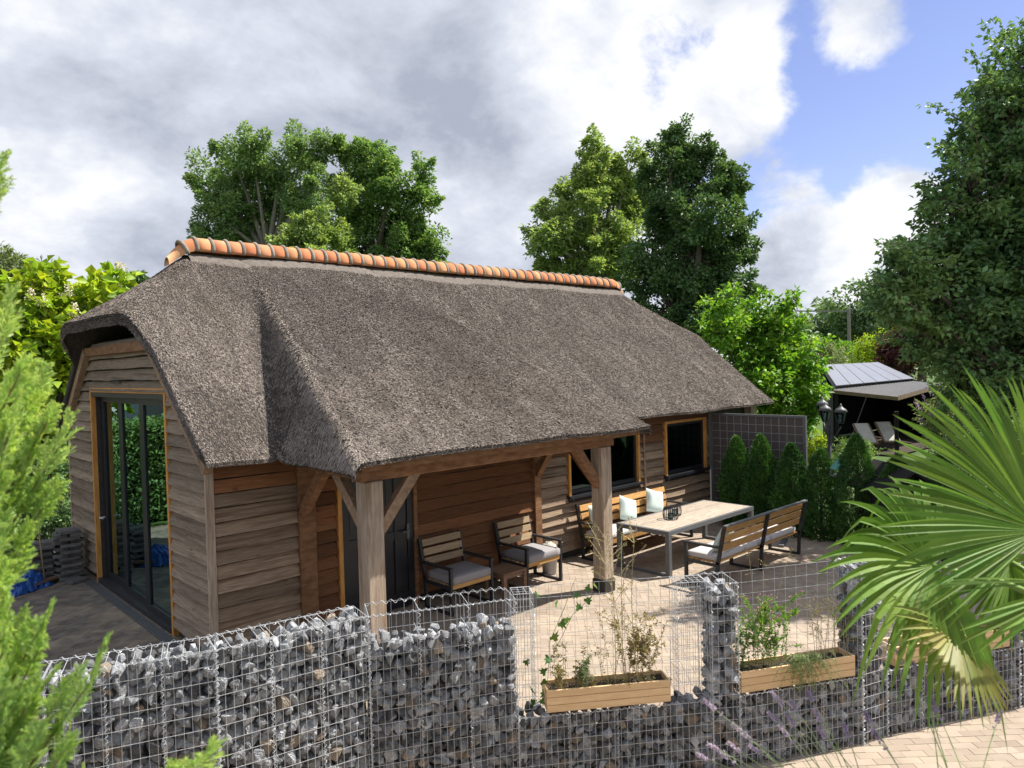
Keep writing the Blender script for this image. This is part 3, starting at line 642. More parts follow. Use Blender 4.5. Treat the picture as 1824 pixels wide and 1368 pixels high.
def cushion(name, x0, x1, y0, y1, z0, z1, m, parent):
    """box cushion with soft crowned top and piped edge"""
    n = 9; vs = []; fs = []
    for lvl, (ins, z) in enumerate(((.012, z0), (0, z0+.02), (0, z1-.022), (.012, z1-.004))):
        for k in range(4*n):
            e, t = divmod(k, n); t /= n
            q = [(t, 0), (1, t), (1-t, 1), (0, 1-t)][e]; x = x0+ins+(x1-x0-2*ins)*q[0]; y = y0+ins+(y1-y0-2*ins)*q[1]; vs.append((x, y, z))
    m4 = 4*n
    for l in range(3):
        for k in range(m4): fs.append((l*m4+k, l*m4+(k+1) % m4, (l+1)*m4+(k+1) % m4, (l+1)*m4+k))
    c = len(vs); vs.append(((x0+x1)/2, (y0+y1)/2, z1+.012)); b = len(vs)
    for k in range(m4):
        p = vs[3*m4+k]; vs.append((p[0]*.7+(x0+x1)/2*.3, p[1]*.7+(y0+y1)/2*.3, z1+.010))
    for k in range(m4): fs.append((3*m4+k, 3*m4+(k+1) % m4, b+(k+1) % m4, b+k)); fs.append((b+k, b+(k+1) % m4, c))
    fs.append(tuple(range(m4))[::-1]); return MB().add(vs, fs).build(name, m, parent, True)
def chair(loc, rz, label):
    c = empty('garden_chair', loc, rz, label, 'chair', 'garden chairs against the barn wall')
    w, d = .375, .36; fb = .05
    for s in (-1, 1):
        x = s*w
        MB().bx(x-.018, x+.018, -d, -d+fb, .0, .635).build('leg', 'black_metal', c)
        MB().bar((x, d-.12, .0), (x, d-.10, .45), .036, fb, (0, 1, 0)).build('leg', 'black_metal', c)
        MB().bar((x, d-.10, .40), (x, d+.03, .97), .036, fb, (0, 1, 0)).build('back_upright', 'black_metal', c)
        MB().bx(x-.028, x+.028, -d-.01, d-.04, .635, .665).build('armrest', 'black_metal', c)
        MB().bx(x-.018, x+.018, -d+fb, d-.14, .0, .035).build('runner', 'black_metal', c)
        MB().bx(x-.016, x+.016, -d+fb, d-.13, .36, .40).build('side_rail', 'black_metal', c)
    for k in range(3):
        z = .60+.13*k; y = d-.10+.13*(z-.40)/.57-.028
        MB().box((0, y, z+.05), (2*w-.04, .022, .098), Matrix.Rotation(-.22, 3, 'X')).build('back_slat', 'slat_pale', c)
    MB().bx(-w+.02, w-.02, -d+.012, -d+.036, .36, .42).build('front_rail', 'slat_orange', c)
    for k in range(5): MB().bx(-w+.02, w-.02, -d+.05+.11*k, -d+.13+.11*k, .40, .42).build('seat_slat', 'slat_pale', c)
    cushion('seat_cushion', -w+.03, w-.03, -d-.005, d-.13, .422, .54, 'cushion_grey', c)
chair((3.33, -.50, 0), 0, 'slatted garden chair in shade beside the entrance door, grey cushion')
chair((4.81, -.50, 0), 0, 'slatted garden chair with half-sunlit cushion, in front of the wall post')
def side_table():
    t = empty('side_table', (4.08, -.72, 0), 0, 'small square brown wooden side table between the two garden chairs', 'table')
    for k in range(5): MB().bx(-.24, .24, -.235+.095*k, -.145+.095*k, .385, .41).build('top_slat', 'side_table_wood', t)
    MB().bx(-.22, .22, -.215, -.195, .32, .384).bx(-.22, .22, .195, .215, .32, .384).bx(-.22, -.2, -.194, .194, .32, .384).bx(.2, .22, -.194, .194, .32, .384).build('apron', 'side_table_wood', t)
    for x in (-.205, .205):
        for y in (-.205, .205): MB().bx(x-.028, x+.028, y-.028, y+.028, 0, .384).build('leg', 'side_table_wood', t)
side_table()
def bucket():
    b = empty('bucket', (5.36, -.42, 0), 0, 'tall pale metal bucket standing behind the half-sunlit chair', 'bucket')
    MB().lathe([(.10, 0), (.115, .02), (.145, .40), (.155, .405), (.155, .42), (.14, .42), (.135, .38), (.10, .03)], n=20).build('body', 'bucket_metal', b, True)
    a = [(.16*math.cos(t), .16*math.sin(t)*.55-.03, .42+.04*math.sin(t)) for t in np.linspace(-.3, math.pi+.3, 14)]; MB().tube(a, .006, 5).build('handle', 'black_metal', b)
    g = MB(); rr = random.Random(2); pts = []
    for k in range(7):
        for j in range(12): a = 2*math.pi*j/12; r = .13*math.cos(k/6*1.5)+rr.uniform(-.015, .015); pts.append((r*math.cos(a), r*math.sin(a), .40+.13*math.sin(k/6*1.5)+rr.uniform(-.01, .01)))
    g.add(pts, [(k*12+j, k*12+(j+1) % 12, (k+1)*12+(j+1) % 12, (k+1)*12+j) for k in range(6) for j in range(12)]); g.build('liner', 'white_panel', b)
bucket()
def bench(loc, rz, label, L, slat, cushm, mid):
    b = empty('garden_bench', loc, rz, label, 'bench', 'long garden benches at the dining table'); d = .35; w = L/2
    xs = [-w, w] + ([0] if mid else [])
    for x in xs:
        MB().bar((x, d-.14, .0), (x, d-.12, .42), .04, .05, (0, 1, 0)).build('leg', 'black_metal', b)
        MB().bar((x, d-.12, .38), (x, d, .96), .04, .05, (0, 1, 0)).build('back_upright', 'black_metal', b)
        MB().bx(x-.02, x+.02, -d, -d+.05, 0, .63 if x else .38).build('leg', 'black_metal', b); MB().bx(x-.02, x+.02, -d+.05, d-.165, .0, .035).build('runner', 'black_metal', b)
        if x: MB().bx(x-.03, x+.03, -d-.01, d-.05, .63, .66).build('armrest', 'black_metal', b)
        MB().bx(x-.018, x+.018, -d+.05, d-.15, .34, .385).build('side_rail', 'black_metal', b)
    segs = [(-w+.022, -.022), (.022, w-.022)] if mid else [(-w+.022, w-.022)]
    for a, c in segs:
        for k in range(3):
            z = .55+.14*k; y = d-.12+.12*(z-.38)/.58-.034
            MB().box(((a+c)/2, y, z+.055), (c-a, .024, .105), Matrix.Rotation(-.2, 3, 'X')).build('back_slat', slat, b)
        for k in range(5): MB().bx(a, c, -d+.052+.105*k, -d+.135+.105*k, .386, .405).build('seat_slat', slat, b)
        MB().bx(a, c, -d+.015, -d+.045, .33, .40).build('front_rail', slat, b)
    n = 3
    for k in range(n):
        a = -w+.04+k*(2*w-.08)/n; cushion('seat_cushion', a+.006, a+(2*w-.08)/n-.006, -d+.01, d-.17, .408, .50, cushm, b)
    MB().bar((-w, d+.01, .975), (w, d+.01, .975), .06, .022, (0, 0, 1)).build('top_cap', 'grey_metal', b) if mid else None
bench((7.72, -.46, 0), 0, 'long garden bench against the barn wall with orange slats and mint pillows', 2.62, 'slat_orange', 'cushion_pale', False)
bench((7.76, -2.70, 0), math.pi, 'long garden bench seen from behind, slatted backrest towards the gabion wall', 2.70, 'slat_orange', 'cushion_pale', True)
def pillow(loc, rot, label, s=.46):
    n = 12; vs = []; fs = []
    for side in (1, -1):
        for i in range(n+1):
            for j in range(n+1):
                u, v = 2*i/n-1, 2*j/n-1; pin = 1-.10*(u*u)*(1-v*v)*0-.07*((1-u*u)+(1-v*v))*.5*0
                h = .085*max(0, (1-u**4)*(1-v**4))**.6; e = .04*(1-abs(u))*(abs(v) > .99)+0
                x = u*(1-.07*(1-v*v)); z = v*(1-.07*(1-u*u)); wr = .006*math.sin(5*u+3*v*v+side)
                vs.append((x*s/2, side*(h+wr*(h > .01)), z*s/2))
    m = n+1
    for side in (0, 1):
        o = side*m*m
        for i in range(n):
            for j in range(n):
                q = (o+i*m+j, o+i*m+j+1, o+(i+1)*m+j+1, o+(i+1)*m+j); fs.append(q if side == 0 else q[::-1])
    o = MB().add(vs, fs).build('throw_pillow', 'pillow_mint', None, True); o.location = loc; o.rotation_euler = rot; lab(o, label, 'pillow', 'mint throw pillows')
pillow((6.70, -.36, .71), (-.25, .08, .1), 'mint throw pillow at the left end of the wall bench, behind the porch post')
pillow((7.55, -.38, .72), (-.32, .35, -.1), 'mint throw pillow in the middle of the wall bench')
pillow((8.42, -.36, .74), (-.30, .30, -.2), 'mint throw pillow near the right end of the wall bench')
pillow((6.80, -2.80, .68), (.45, .2, .25), 'mint throw pillow on the left end of the bench seen from behind')
def dining_table():
    t = empty('dining_table', (7.79, -1.52, 0), 0, 'long black-framed dining table with weathered wooden top', 'table')
    L, Wd = 2.72, 1.06; z = .74
    MB().bx(-L/2, L/2, -Wd/2, -Wd/2+.05, z-.07, z).bx(-L/2, L/2, Wd/2-.05, Wd/2, z-.07, z).bx(-L/2, -L/2+.05, -Wd/2+.05, Wd/2-.05, z-.07, z).bx(L/2-.05, L/2, -Wd/2+.05, Wd/2-.05, z-.07, z).build('frame', 'grey_metal', t)
    n = 9
    for k in range(n):
        a = -Wd/2+.052+k*(Wd-.104)/n; MB().bx(-L/2+.052, L/2-.052, a+.002, a+(Wd-.104)/n-.002, z-.025, z+.003).build('top_plank', 'table_wood', t)
    for x in (-L/2+.04, L/2-.04):
        for y in (-Wd/2+.04, Wd/2-.04): MB().bx(x-.038, x+.038, y-.038, y+.038, 0, z-.07).build('leg', 'grey_metal', t)
    for x in (-L/2+.04, L/2-.04): MB().bx(x-.03, x+.03, -Wd/2+.08, Wd/2-.08, .0, .05).build('floor_rail', 'grey_metal', t)
dining_table()
def wire_basket(loc, r, h, label):
    b = empty('wire_lantern', loc, 0, label, 'lantern', 'wire lanterns on the dining table'); n = 22
    for z in (.006, h-.006): MB().tube([(r*.9*math.cos(2*math.pi*k/24), r*.9*math.sin(2*math.pi*k/24), z) for k in range(25)], .006, 5).build('ring', 'black_metal', b)
    for k in range(n):
        a = 2*math.pi*k/n; q = [(r*f*math.cos(a), r*f*math.sin(a), z*h) for f, z in ((.9, 0), (1.02, .15), (1.06, .5), (1.02, .85), (.9, 1))]; MB().tube(q, .0045, 4).build('rod', 'black_metal', b)
    MB().lathe([(.05, .008), (.05, .10), (.045, .10), (.045, .012)], n=14).build('glass_cup', 'glass_lamp', b, True)
wire_basket((7.26, -1.52, .743), .125, .20, 'black wire lantern on the dining table, the nearer one')
wire_basket((7.56, -1.40, .743), .11, .17, 'black wire lantern on the dining table, the smaller one behind')
def bricks():
    k = 0
    for (x, y, z, a, l) in ((9.55, -1.75, 0, .1, 'pale brick lying lowest in the small pile beyond the table'), (9.56, -1.76, .075, .2, 'second pale brick in the small pile beyond the table'), (9.55, -1.74, .15, .05, 'third pale brick in the small pile beyond the table'), (9.54, -1.75, .225, -.3, 'topmost pale brick on the small pile beyond the table')):
        o = MB().bbox(-.11, .11, -.055, .055, 0, .07, .004).build('brick', 'brick_pale'); o.name = 'loose_brick'; o.location = (x, y, z); o.rotation_euler = (0, 0, a); lab(o, l, 'brick', 'bricks piled by the table')
bricks()
def offcut():
    o = MB().bbox(-.32, .32, -.045, .045, 0, .045, .005).build('metal_profile', 'grey_metal'); p = gnd(1395, 968); o.location = (p[0], p[1], .0); o.rotation_euler = (0, 0, .35); lab(o, 'short grey metal profile lying on the paving behind the far bench end', 'profile')
offcut()

# ------------------------------------------------------------------ gabions
PITCH_H, PITCH_V = .108, .054
def rock_protos(n=14):
    import bmesh
    out = []; rr = random.Random(21)
    for i in range(n):
        bm = bmesh.new()
        for k in range(15):
            v = Vector((rr.gauss(0, 1), rr.gauss(0, 1), rr.gauss(0, 1))).normalized()*rr.uniform(.82, 1.08); v.x *= 1.2; v.y *= .95; v.z *= .82; bm.verts.new(v)
        bmesh.ops.convex_hull(bm, input=bm.verts)
        for v in [v for v in bm.verts if not v.link_faces]: bm.verts.remove(v)
        es = [e for e in bm.edges]
        bmesh.ops.bevel(bm, geom=es, offset=.09, segments=1, affect='EDGES', clamp_overlap=True) if i % 4 == 0 else None
        me = bpy.data.meshes.new('stone'); bm.to_mesh(me); bm.free(); out.append(me)
    return out
ROCK = rock_protos(); ROCKT = [m.copy() for m in ROCK]
for m in ROCK: m.materials.append(MT['stone'])
for m in ROCKT: m.materials.append(MT['stone_tan'])
GR = random.Random(77)
def wires(mb, o, u, v, lu, lv, pu, pv, w=.0026, nu=None, jig=.0015):
    """sheet of welded wire: bars along u every pv, bars along v every pu"""
    o, u, v = Vector(o), Vector(u), Vector(v)
    k = 0; n = max(1, int(round(lu/pu)))
    for i in range(n+1): a = o+u*(lu*i/n); mb.bar(a+u*GR.gauss(0, jig), a+v*lv+u*GR.gauss(0, jig), w)
    n = max(1, int(round(lv/pv))); nn = u.cross(v)
    for i in range(n+1): a = o+v*(lv*i/n)+nn*w*.95; mb.bar(a+v*GR.gauss(0, jig), a+u*lu+v*GR.gauss(0, jig), w)
def spiral(mb, a, b, r=.012, pitch=.04, w=.0032):
    a, b = Vector(a), Vector(b); t = (b-a); L = t.length; t.normalize(); x = t.cross(Vector((.3, .5, .8))).normalized(); y = t.cross(x); n = int(L/pitch*6)
    mb.tube([a+t*(L*i/n)+(x*math.cos(i*math.pi/3)+y*math.sin(i*math.pi/3))*r for i in range(n+1)], w*.5, 3)
def basket(p, q, depth, zwire, zfill, label, back_z=None, lid=True, stones_side=True, step=None, zfill2=None):
    """p,q: ends of the front face in plan (seen from the terrace). Local frame: x along the face, y to the patio, z up."""
    p, q = Vector((*p, 0)), Vector((*q, 0)); d = q-p; L = d.length; rz = math.atan2(d.y, d.x)
    b = empty('gabion_basket', p, rz, label, 'gabion', 'gabion baskets of the garden wall')
    f = MB(); wires(f, (0, 0, 0), (1, 0, 0), (0, 0, 1), L, zwire, PITCH_V, PITCH_H); f.build('front_mesh', 'galvanised', b)
    bz = back_z or zwire
    f = MB(); wires(f, (0, depth, 0), (1, 0, 0), (0, 0, 1), L, bz, PITCH_H, PITCH_H); f.build('back_mesh', 'galvanised', b)
    for x in (0.004, L-.004):
        f = MB(); wires(f, (x, 0, 0), (0, 1, 0), (0, 0, 1), depth, zwire, PITCH_V, PITCH_H); spiral(f, (x, 0, 0), (x, 0, zwire)); f.build('end_mesh', 'galvanised', b)
    if lid:
        f = MB(); wires(f, (0, 0, zwire), (1, 0, 0), (0, 1, 0), L, depth, PITCH_H*.9, depth); f.build('lid_mesh', 'galvanised', b)
    f = MB()
    n = int(L/.5)
    for i in range(1, n+1):
        x = L*i/(n+1) if n > 0 else L/2; spiral(f, (x, 0, 0), (x, 0, zwire)); wires(f, (x, 0, 0), (0, 1, 0), (0, 0, 1), depth, zwire, depth/2, .2)
    if lid or bz == zwire: spiral(f, (0, depth, zwire), (L, depth, zwire), .016, .075, .004)
    spiral(f, (0, 0, zwire), (L, 0, zwire), .010, .05, .0035); f.build('lacing_wire', 'galvanised', b)
    # stones: an outer shell of single stones, the hidden heart as one mass
    s = .085; nx = max(2, int(L/s)); spots = []
    zt = lambda x: zfill if zfill2 is None else (zfill2 if x < zfill2_len else zfill)
    zfill2_len = step or 0
    ny = max(2, int(depth/s))
    for i in range(nx):
        for k in range(int(zfill/s*1.06)+1):
            x = (i+.5+.5*(k % 2)*.8)*L/nx+GR.gauss(0, .012); z = .03+k*s*.95+GR.gauss(0, .012)
            if z > zfill-.02: continue
            spots.append((x, .056+abs(GR.gauss(0, .012)), z, GR.choice((GR.uniform(.034, .046), GR.uniform(.046, .058), GR.uniform(.054, .070))), 0))
    for i in range(nx):
        for j in range(ny):
            spots.append(((i+.5)*L/nx+GR.gauss(0, .012), (j+.6)*depth/(ny+.3)+GR.gauss(0, .01), zfill-.035+GR.gauss(0, .014), GR.uniform(.038, .062), 1))
    if stones_side:
        for x in (.05, L-.05):
            for j in range(1, ny):
                for k in range(int(zfill/s)): spots.append((x, (j+.5)*depth/ny, .04+k*s, GR.uniform(.040, .062), 2))
    # nearest first: those on top and high on the face show largest
    spots = [(min(max(t[0], t[3]*.6), L-t[3]*.6),)+t[1:] for t in spots]
    spots.sort(key=lambda t: (0 if t[4] == 1 else 1 if t[4] == 0 else 2, -t[2]))
    rest = []
    for k, (x, y, z, r, face) in enumerate(spots):
        if k < 300:
            pr = GR.choice(ROCKT) if GR.random() < .07 else GR.choice(ROCK)
            o = link('stone', pr, None, b); o.location = (x, y, z); o.scale = (r, r*GR.uniform(.85, 1.05), r*GR.uniform(.8, 1.05)); o.rotation_euler = (GR.uniform(0, 6), GR.uniform(0, 6), GR.uniform(0, 6))
        else: rest.append((x, y, z, r))
    nh = max(2, int(round(L/.095)))
    for i in range(nh):                     # heart
        for j in range(1, 4):
            for k in range(int(zfill/.10)): rest.append(((i+.5)*L/nh, .05+j*.062, .05+k*.10, .078 if j < 3 else .06))
    V = []; Fc = []
    for (x, y, z, r) in rest:
        me = GR.choice(ROCK); R = Matrix.Rotation(GR.uniform(0, 6), 3, 'X') @ Matrix.Rotation(GR.uniform(0, 6), 3, 'Z'); o = len(V)
        V += [tuple(R @ (v.co*r)+Vector((x, y, z))) for v in me.vertices]; Fc += [tuple(o+i for i in f.vertices) for f in me.polygons]
    if V:
        me = bpy.data.meshes.new('stone_fill'); me.from_pydata(V, [], Fc); me.update(); link('stone_fill', me, 'stone', b)['kind'] = 'stuff'
    return b, L
ZT = 1.58; DEP = .30
basket(GP[0], GP[1], DEP, ZT, 1.55, 'lidded gabion basket at the far left, mostly behind the bright conifer')
basket(GP[1], GP[2], DEP, ZT, 1.57, 'lidded stone gabion basket beside the conifer, facing left of the bend')
basket(GP[2], GP[3], DEP, ZT, 1.57, 'full lidded gabion basket in front of the barn corner, right of the bend')
basket(GP[3], GP[4], DEP, ZT, 1.36, 'gabion basket only partly filled, wire standing empty above the stones', lid=False)
basket(GP[4], GP[5], DEP, .60, .58, 'low gabion basket carrying the planter with tall dry stems', back_z=ZT, lid=False)
basket(GP[5], GP[6], DEP, ZT, 1.55, 'narrow stone-filled gabion column between the two nearest planters')
basket(GP[6], GP[7], DEP, .61, .59, 'low gabion basket under the planter with the trailing grey plant', back_z=ZT, lid=False)
basket(GP[7], GP[8], DEP, ZT, 1.55, 'narrow stone-filled gabion column hidden behind the palm fronds')
basket(GP[8], GP[9], DEP, .60, .58, 'low gabion basket at the right behind the drooping old palm leaf', back_z=ZT, lid=False)
basket(GP[9], GP[10], DEP, ZT, 1.55, 'narrow gabion column near the right edge behind the palm')
basket(GP[10], GP[11], DEP, .60, .58, 'low gabion basket at the far right edge of the wall', back_z=ZT, lid=False)
def open_cages():     # empty wire cages standing beside the columns
    for (p, q, ln, label) in ((GP[5], GP[4], .26, 'empty wire cage left of the stone column'), (GP[4], GP[5], .16, 'narrow empty wire cage beside the partly filled basket')):
        p, q = Vector((*p, 0)), Vector((*q, 0)); d = (q-p).normalized(); b = p+d*ln; nrmv = Vector((-(GP[5][1]-GP[4][1]), GP[5][0]-GP[4][0], 0)).normalized()
        e = empty('wire_cage', p, 0, label, 'cage', 'empty wire cages on the wall'); off = nrmv*.10
        for nm, o in (('front_mesh', off), ('back_mesh', nrmv*(DEP-.02))):
            f = MB(); wires(f, o+Vector((0, 0, .62)), d, (0, 0, 1), ln, ZT-.62, PITCH_V, PITCH_H); f.build(nm, 'galvanised', e)
        f = MB(); wires(f, off+d*ln+Vector((0, 0, .62)), nrmv, (0, 0, 1), DEP-.12, ZT-.62, PITCH_V, PITCH_H); spiral(f, off+d*ln+Vector((0, 0, .62)), off+d*ln+Vector((0, 0, ZT))); f.build('end_mesh', 'galvanised', e)
        f = MB(); wires(f, off+Vector((0, 0, ZT)), d, nrmv, ln, DEP-.12, PITCH_V, PITCH_V); f.build('lid_mesh', 'galvanised', e)
open_cages()
def planter(p, q, z, label, inset0, inset1):
    p, q = Vector((*p, 0)), Vector((*q, 0)); d = q-p; L0 = d.length; rz = math.atan2(d.y, d.x); d.normalize()
    o = p+d*inset0; L = L0-inset0-inset1; b = empty('planter_box', (o.x, o.y, z), rz, label, 'planter', 'pale wooden planter boxes on the gabions')
    y0, y1, h, t = .018, .235, .185, .016
    for k in range(3):
        z0, z1 = k*h/3+.002, (k+1)*h/3-.002
        MB().bbox(0, L, y0, y0+t, z0, z1, .002).build('board', 'planter_wood', b); MB().bbox(0, L, y1-t, y1, z0, z1, .002).build('board', 'planter_wood', b)
        MB().bbox(.001, t, y0+t, y1-t, z0, z1, .002).build('board', 'planter_wood', b); MB().bbox(L-t, L-.001, y0+t, y1-t, z0, z1, .002).build('board', 'planter_wood', b)
    MB().bx(t, L-t, y0+t, y1-t, .001, .012).build('bottom', 'planter_wood', b)
    n = 24; vs = []; fs = []
    for i in range(n+1):
        for j in range(5): vs.append((t+(L-2*t)*i/n, y0+t+(y1-y0-2*t)*j/4, h-.045+GR.uniform(-.012, .016)))
    for i in range(n):
        for j in range(4): fs.append((i*5+j, (i+1)*5+j, (i+1)*5+j+1, i*5+j+1))
    MB().add(vs, fs).build('soil', 'soil', b)
    return Matrix.Translation((o.x, o.y, z)) @ Matrix.Rotation(rz, 4, 'Z'), L
PL1 = planter(GP[4], GP[5], .612, 'pale wooden planter box with dry stems, left of the stone column', .24, .36)
PL2 = planter(GP[6], GP[7], .622, 'pale wooden planter box with green and trailing plants, right of the stone column', .03, .06)
PL3 = planter(GP[8], GP[9], .612, 'pale wooden planter box mostly hidden behind the old palm leaf', .12, .10)
# ------------------------------------------------------------------ plants in the planters
PR = random.Random(31); PRN = np.random.default_rng(31)
def stem_path(a, h, lean, wob, n=8):
    a = Vector(a); l = Vector((PR.gauss(0, lean), PR.gauss(0, lean), 1)); w1, w2 = PR.uniform(-1, 1)*wob, PR.uniform(-1, 1)*wob
    return [a+Vector((l.x*h*t+w1*h*t*t, l.y*h*t+w2*h*t*t, h*t*(1-.12*t*(abs(w1)+abs(w2))*3))) for t in [i/n for i in range(n+1)]]
def weed(Mx, x0, x1, n, h0, h1, label, stem='dry_stem', leaf='leaf_dry', leaf_n=20, leaf_l=.025, branch=3, y=(.06, .19), lean=.12, r=.0028, seed=None, seed_n=0, zbase=.14, leaf_from=.15, wide=.35):
    loc = Mx @ Vector(((x0+x1)/2, .12, zbase)); root = empty('planter_plant', loc, 0, label, 'plant'); st = MB(); P = []; D = []; SP = []
    for k in range(n):
        a = (Mx @ Vector((PR.uniform(x0, x1), PR.uniform(*y), zbase-.02)))-loc; h = PR.uniform(h0, h1); path = stem_path(a, h, lean, .12); st.tube(path, [r*(1-.6*i/8) for i in range(9)], 4)
        allp = [path]
        for b in range(branch):
            i = PR.randint(3, 7); v = Vector((PR.gauss(0, .6), PR.gauss(0, .6), PR.uniform(.3, 1))).normalized(); l = h*PR.uniform(.12, .3)
            q = [path[i]+v*l*t+Vector((0, 0, -.15*l*t*t)) for t in (0, .35, .7, 1)]; st.tube(q, [r*.55, r*.5, r*.4, r*.25], 3); allp.append(q)
        for pa in allp:
            ln = max(1, int(leaf_n*(1 if pa is path else .45)))
            for _ in range(ln):
                t = PR.uniform(leaf_from if pa is path else .2, 1)*(len(pa)-1); i = min(int(t), len(pa)-2); q = pa[i].lerp(pa[i+1], t-i); P.append(q); D.append((PR.gauss(0, 1), PR.gauss(0, 1), PR.gauss(.1, .7)))
            for _ in range(seed_n): SP.append(pa[-1]+Vector((PR.gauss(0, .014), PR.gauss(0, .014), PR.gauss(0, .02))))
    st.build('stem', stem, root)
    if P:
        P = np.array([tuple(p) for p in P]); D = np.array(D); V, Fq = leaf_arrays(P, D, rdir(len(P), PRN), PRN.uniform(.6, 1.3, len(P))*leaf_l, PRN.uniform(.6, 1.2, len(P))*leaf_l*wide)
        link('leaves', npmesh('leaves', V, Fq), leaf, root)['kind'] = 'stuff'
    if SP:
        SP = np.array([tuple(p) for p in SP]); V, Fq = leaf_arrays(SP, rdir(len(SP), PRN), rdir(len(SP), PRN), .014, .009); link('flower_head', npmesh('flower_head', V, Fq), seed or 'leaf_dry', root)['kind'] = 'stuff'
    return root
M1, L1 = PL1; M2, L2 = PL2; M3, L3 = PL3
weed(M1, .10, .34, 7, .18, .46, 'low straggly dry plant at the left end of the dry-stem planter', leaf_n=26, leaf_l=.03, branch=5)
weed(M1, .30, .45, 5, .15, .34, 'feathery green plant near the middle of the dry-stem planter', 'green_stem', 'leaf_grey', 50, .035, 6, wide=.12)
weed(M1, .44, .62, 5, .40, .70, 'thin reddish dry stalks in the middle of the dry-stem planter', 'dry_stem', 'leaf_dry', 14, .028, 4)
weed(M1, .60, .80, 4, 1.20, 1.55, 'very tall dry stalks rising past the porch post', 'dry_stem', 'leaf_dry', 30, .024, 8, r=.0048, lean=.10, seed_n=4, leaf_from=.3)
weed(M1, .70, .98, 11, .35, .68, 'dense withered olive plant at the right of the dry-stem planter', 'dry_stem', 'leaf_dry', 60, .030, 5)
weed(M1, .05, 1.0, 40, .03, .12, 'matted dry litter across the soil of the dry-stem planter', 'dry_stem', 'leaf_dry', 10, .03, 1, lean=.9)
weed(M2, .05, .22, 9, .35, .62, 'upright small-leaved green plant at the left of the second planter', 'green_stem', 'leaf_mid', 60, .028, 4, wide=.5)
weed(M2, .28, .50, 12, .45, .72, 'bushy green and mauve flowering herb in the second planter', 'green_stem', 'leaf_fresh', 60, .026, 5, seed='flower_pink', seed_n=5, wide=.5)
weed(M2, .78, 1.12, 10, .40, .75, 'dark spindly dead stalks at the right of the second planter', 'dry_stem', 'leaf_dry', 16, .02, 6, seed_n=2)
weed(M2, .1, .4, 3, .95, 1.15, 'tall thin grass stalks above the second planter', 'dry_stem', 'leaf_dry', 3, .02, 0, seed_n=8, leaf_from=.9)
def trailing():
    loc = M2 @ Vector((.62, .06, .17)); root = empty('trailing_plant', loc, 0, 'grey-green trailing plant spilling over the front of the second planter', 'plant'); st = MB(); P = []; D = []
    fw = (M2.to_3x3() @ Vector((0, -1, 0))); sx = M2.to_3x3() @ Vector((1, 0, 0))
    for k in range(46):
        v = PR.gauss(0, .13); ln = PR.uniform(.18, .42); up = PR.uniform(.0, .16); a = sx*PR.gauss(0, .07)
        pts = [a+sx*(v*t*1.3)+fw*(.11*min(1, t*1.6))+Vector((0, 0, up*math.sin(t*2.2)*1.2-ln*max(0, t-.25)**1.4)) for t in [i/9 for i in range(10)]]
        st.tube(pts, .0016, 3)
        for _ in range(52): t = PR.uniform(.05, .99)*9; i = int(t); q = pts[i].lerp(pts[i+1], t-i); P.append(tuple(q)); D.append((PR.gauss(0, 1), PR.gauss(0, 1), PR.gauss(-.2, .8)))
    st.build('stem', 'green_stem', root); P = np.array(P); V, Fq = leaf_arrays(P, np.array(D), rdir(len(P), PRN), PRN.uniform(.016, .034, len(P)), .0045); link('leaves', npmesh('leaves', V, Fq), 'leaf_grey', root)['kind'] = 'stuff'
trailing()
def ivy():
    p, q = Vector((*GP[4], 0)), Vector((*GP[5], 0)); d = (q-p).normalized(); nv = Vector((-d.y, d.x, 0)); root = empty('ivy', p+d*.2+nv*.05+Vector((0, 0, .60)), 0, 'ivy climbing the empty wire beside the dry-stem planter', 'ivy'); st = MB()
    o = root.location; pts = [Vector((0, 0, 0)), d*.06+Vector((0, 0, .3)), d*.10+nv*.1+Vector((0, 0, .55)), d*.24+nv*.15+Vector((0, 0, .80)), d*.33+nv*.2+Vector((0, 0, .98)), d*.36+nv*.22+Vector((0, 0, 1.02))]; st.tube(pts, .003, 4)
    pts2 = [pts[3]*.6, d*.30+nv*.1+Vector((0, 0, .76)), d*.48+nv*.15+Vector((0, 0, .88)), d*.50+nv*.2+Vector((0, 0, 1.0))]; st.tube(pts2, .0025, 4); st.build('stem', 'twig', root)
    prof = [(0, 0), (.30, -.12), (.5, .12), (.28, .28), (.34, .62), (.12, .52), (0, 1.0), (-.12, .52), (-.34, .62), (-.28, .28), (-.5, .12), (-.30, -.12)]
    spots = [(.02, .10, .04), (.03, .22, .05), (-.06, .16, .055), (.08, .44, .06), (.04, .34, .05), (.12, .58, .065), (.20, .70, .06), (.26, .72, .05), (.18, .84, .055), (.36, .80, .05), (.42, .86, .05), (.33, .97, .045), (.44, 1.0, .05), (-.02, .98, .06), (.50, .99, .045), (-.10, .40, .045), (.06, .12, .05), (-.07, .05, .05)]
    for (u, z, s) in spots:
        R = Matrix.Rotation(PR.uniform(-1, 1), 3, 'Z') @ Matrix.Rotation(PR.uniform(.7, 2.0), 3, 'X') @ Matrix.Rotation(PR.uniform(0, 6), 3, 'Z'); c = d*u+nv*PR.uniform(-.02, .16)+Vector((0, 0, z))
        vs = [R @ Vector((x*s*1.5, y*s*1.5, .12*s*abs(x)))+c for x, y in prof]+[R @ Vector((0, .25*s*1.5, 0))+c]; MB().add(vs, [(i, (i+1) % 12, 12) for i in range(12)]).build('leaf', 'leaf_ivy', root)
    c = d*.66+nv*.1+Vector((0, 0, .86)); MB().add([c+Vector((-.03, 0, -.02)), c+Vector((0, -.01, .012)), c+Vector((.035, 0, .02)), c+Vector((0, .01, -.012))], [(0, 3, 2, 1)]).build('withered_leaf', 'leaf_orange', root)
ivy()

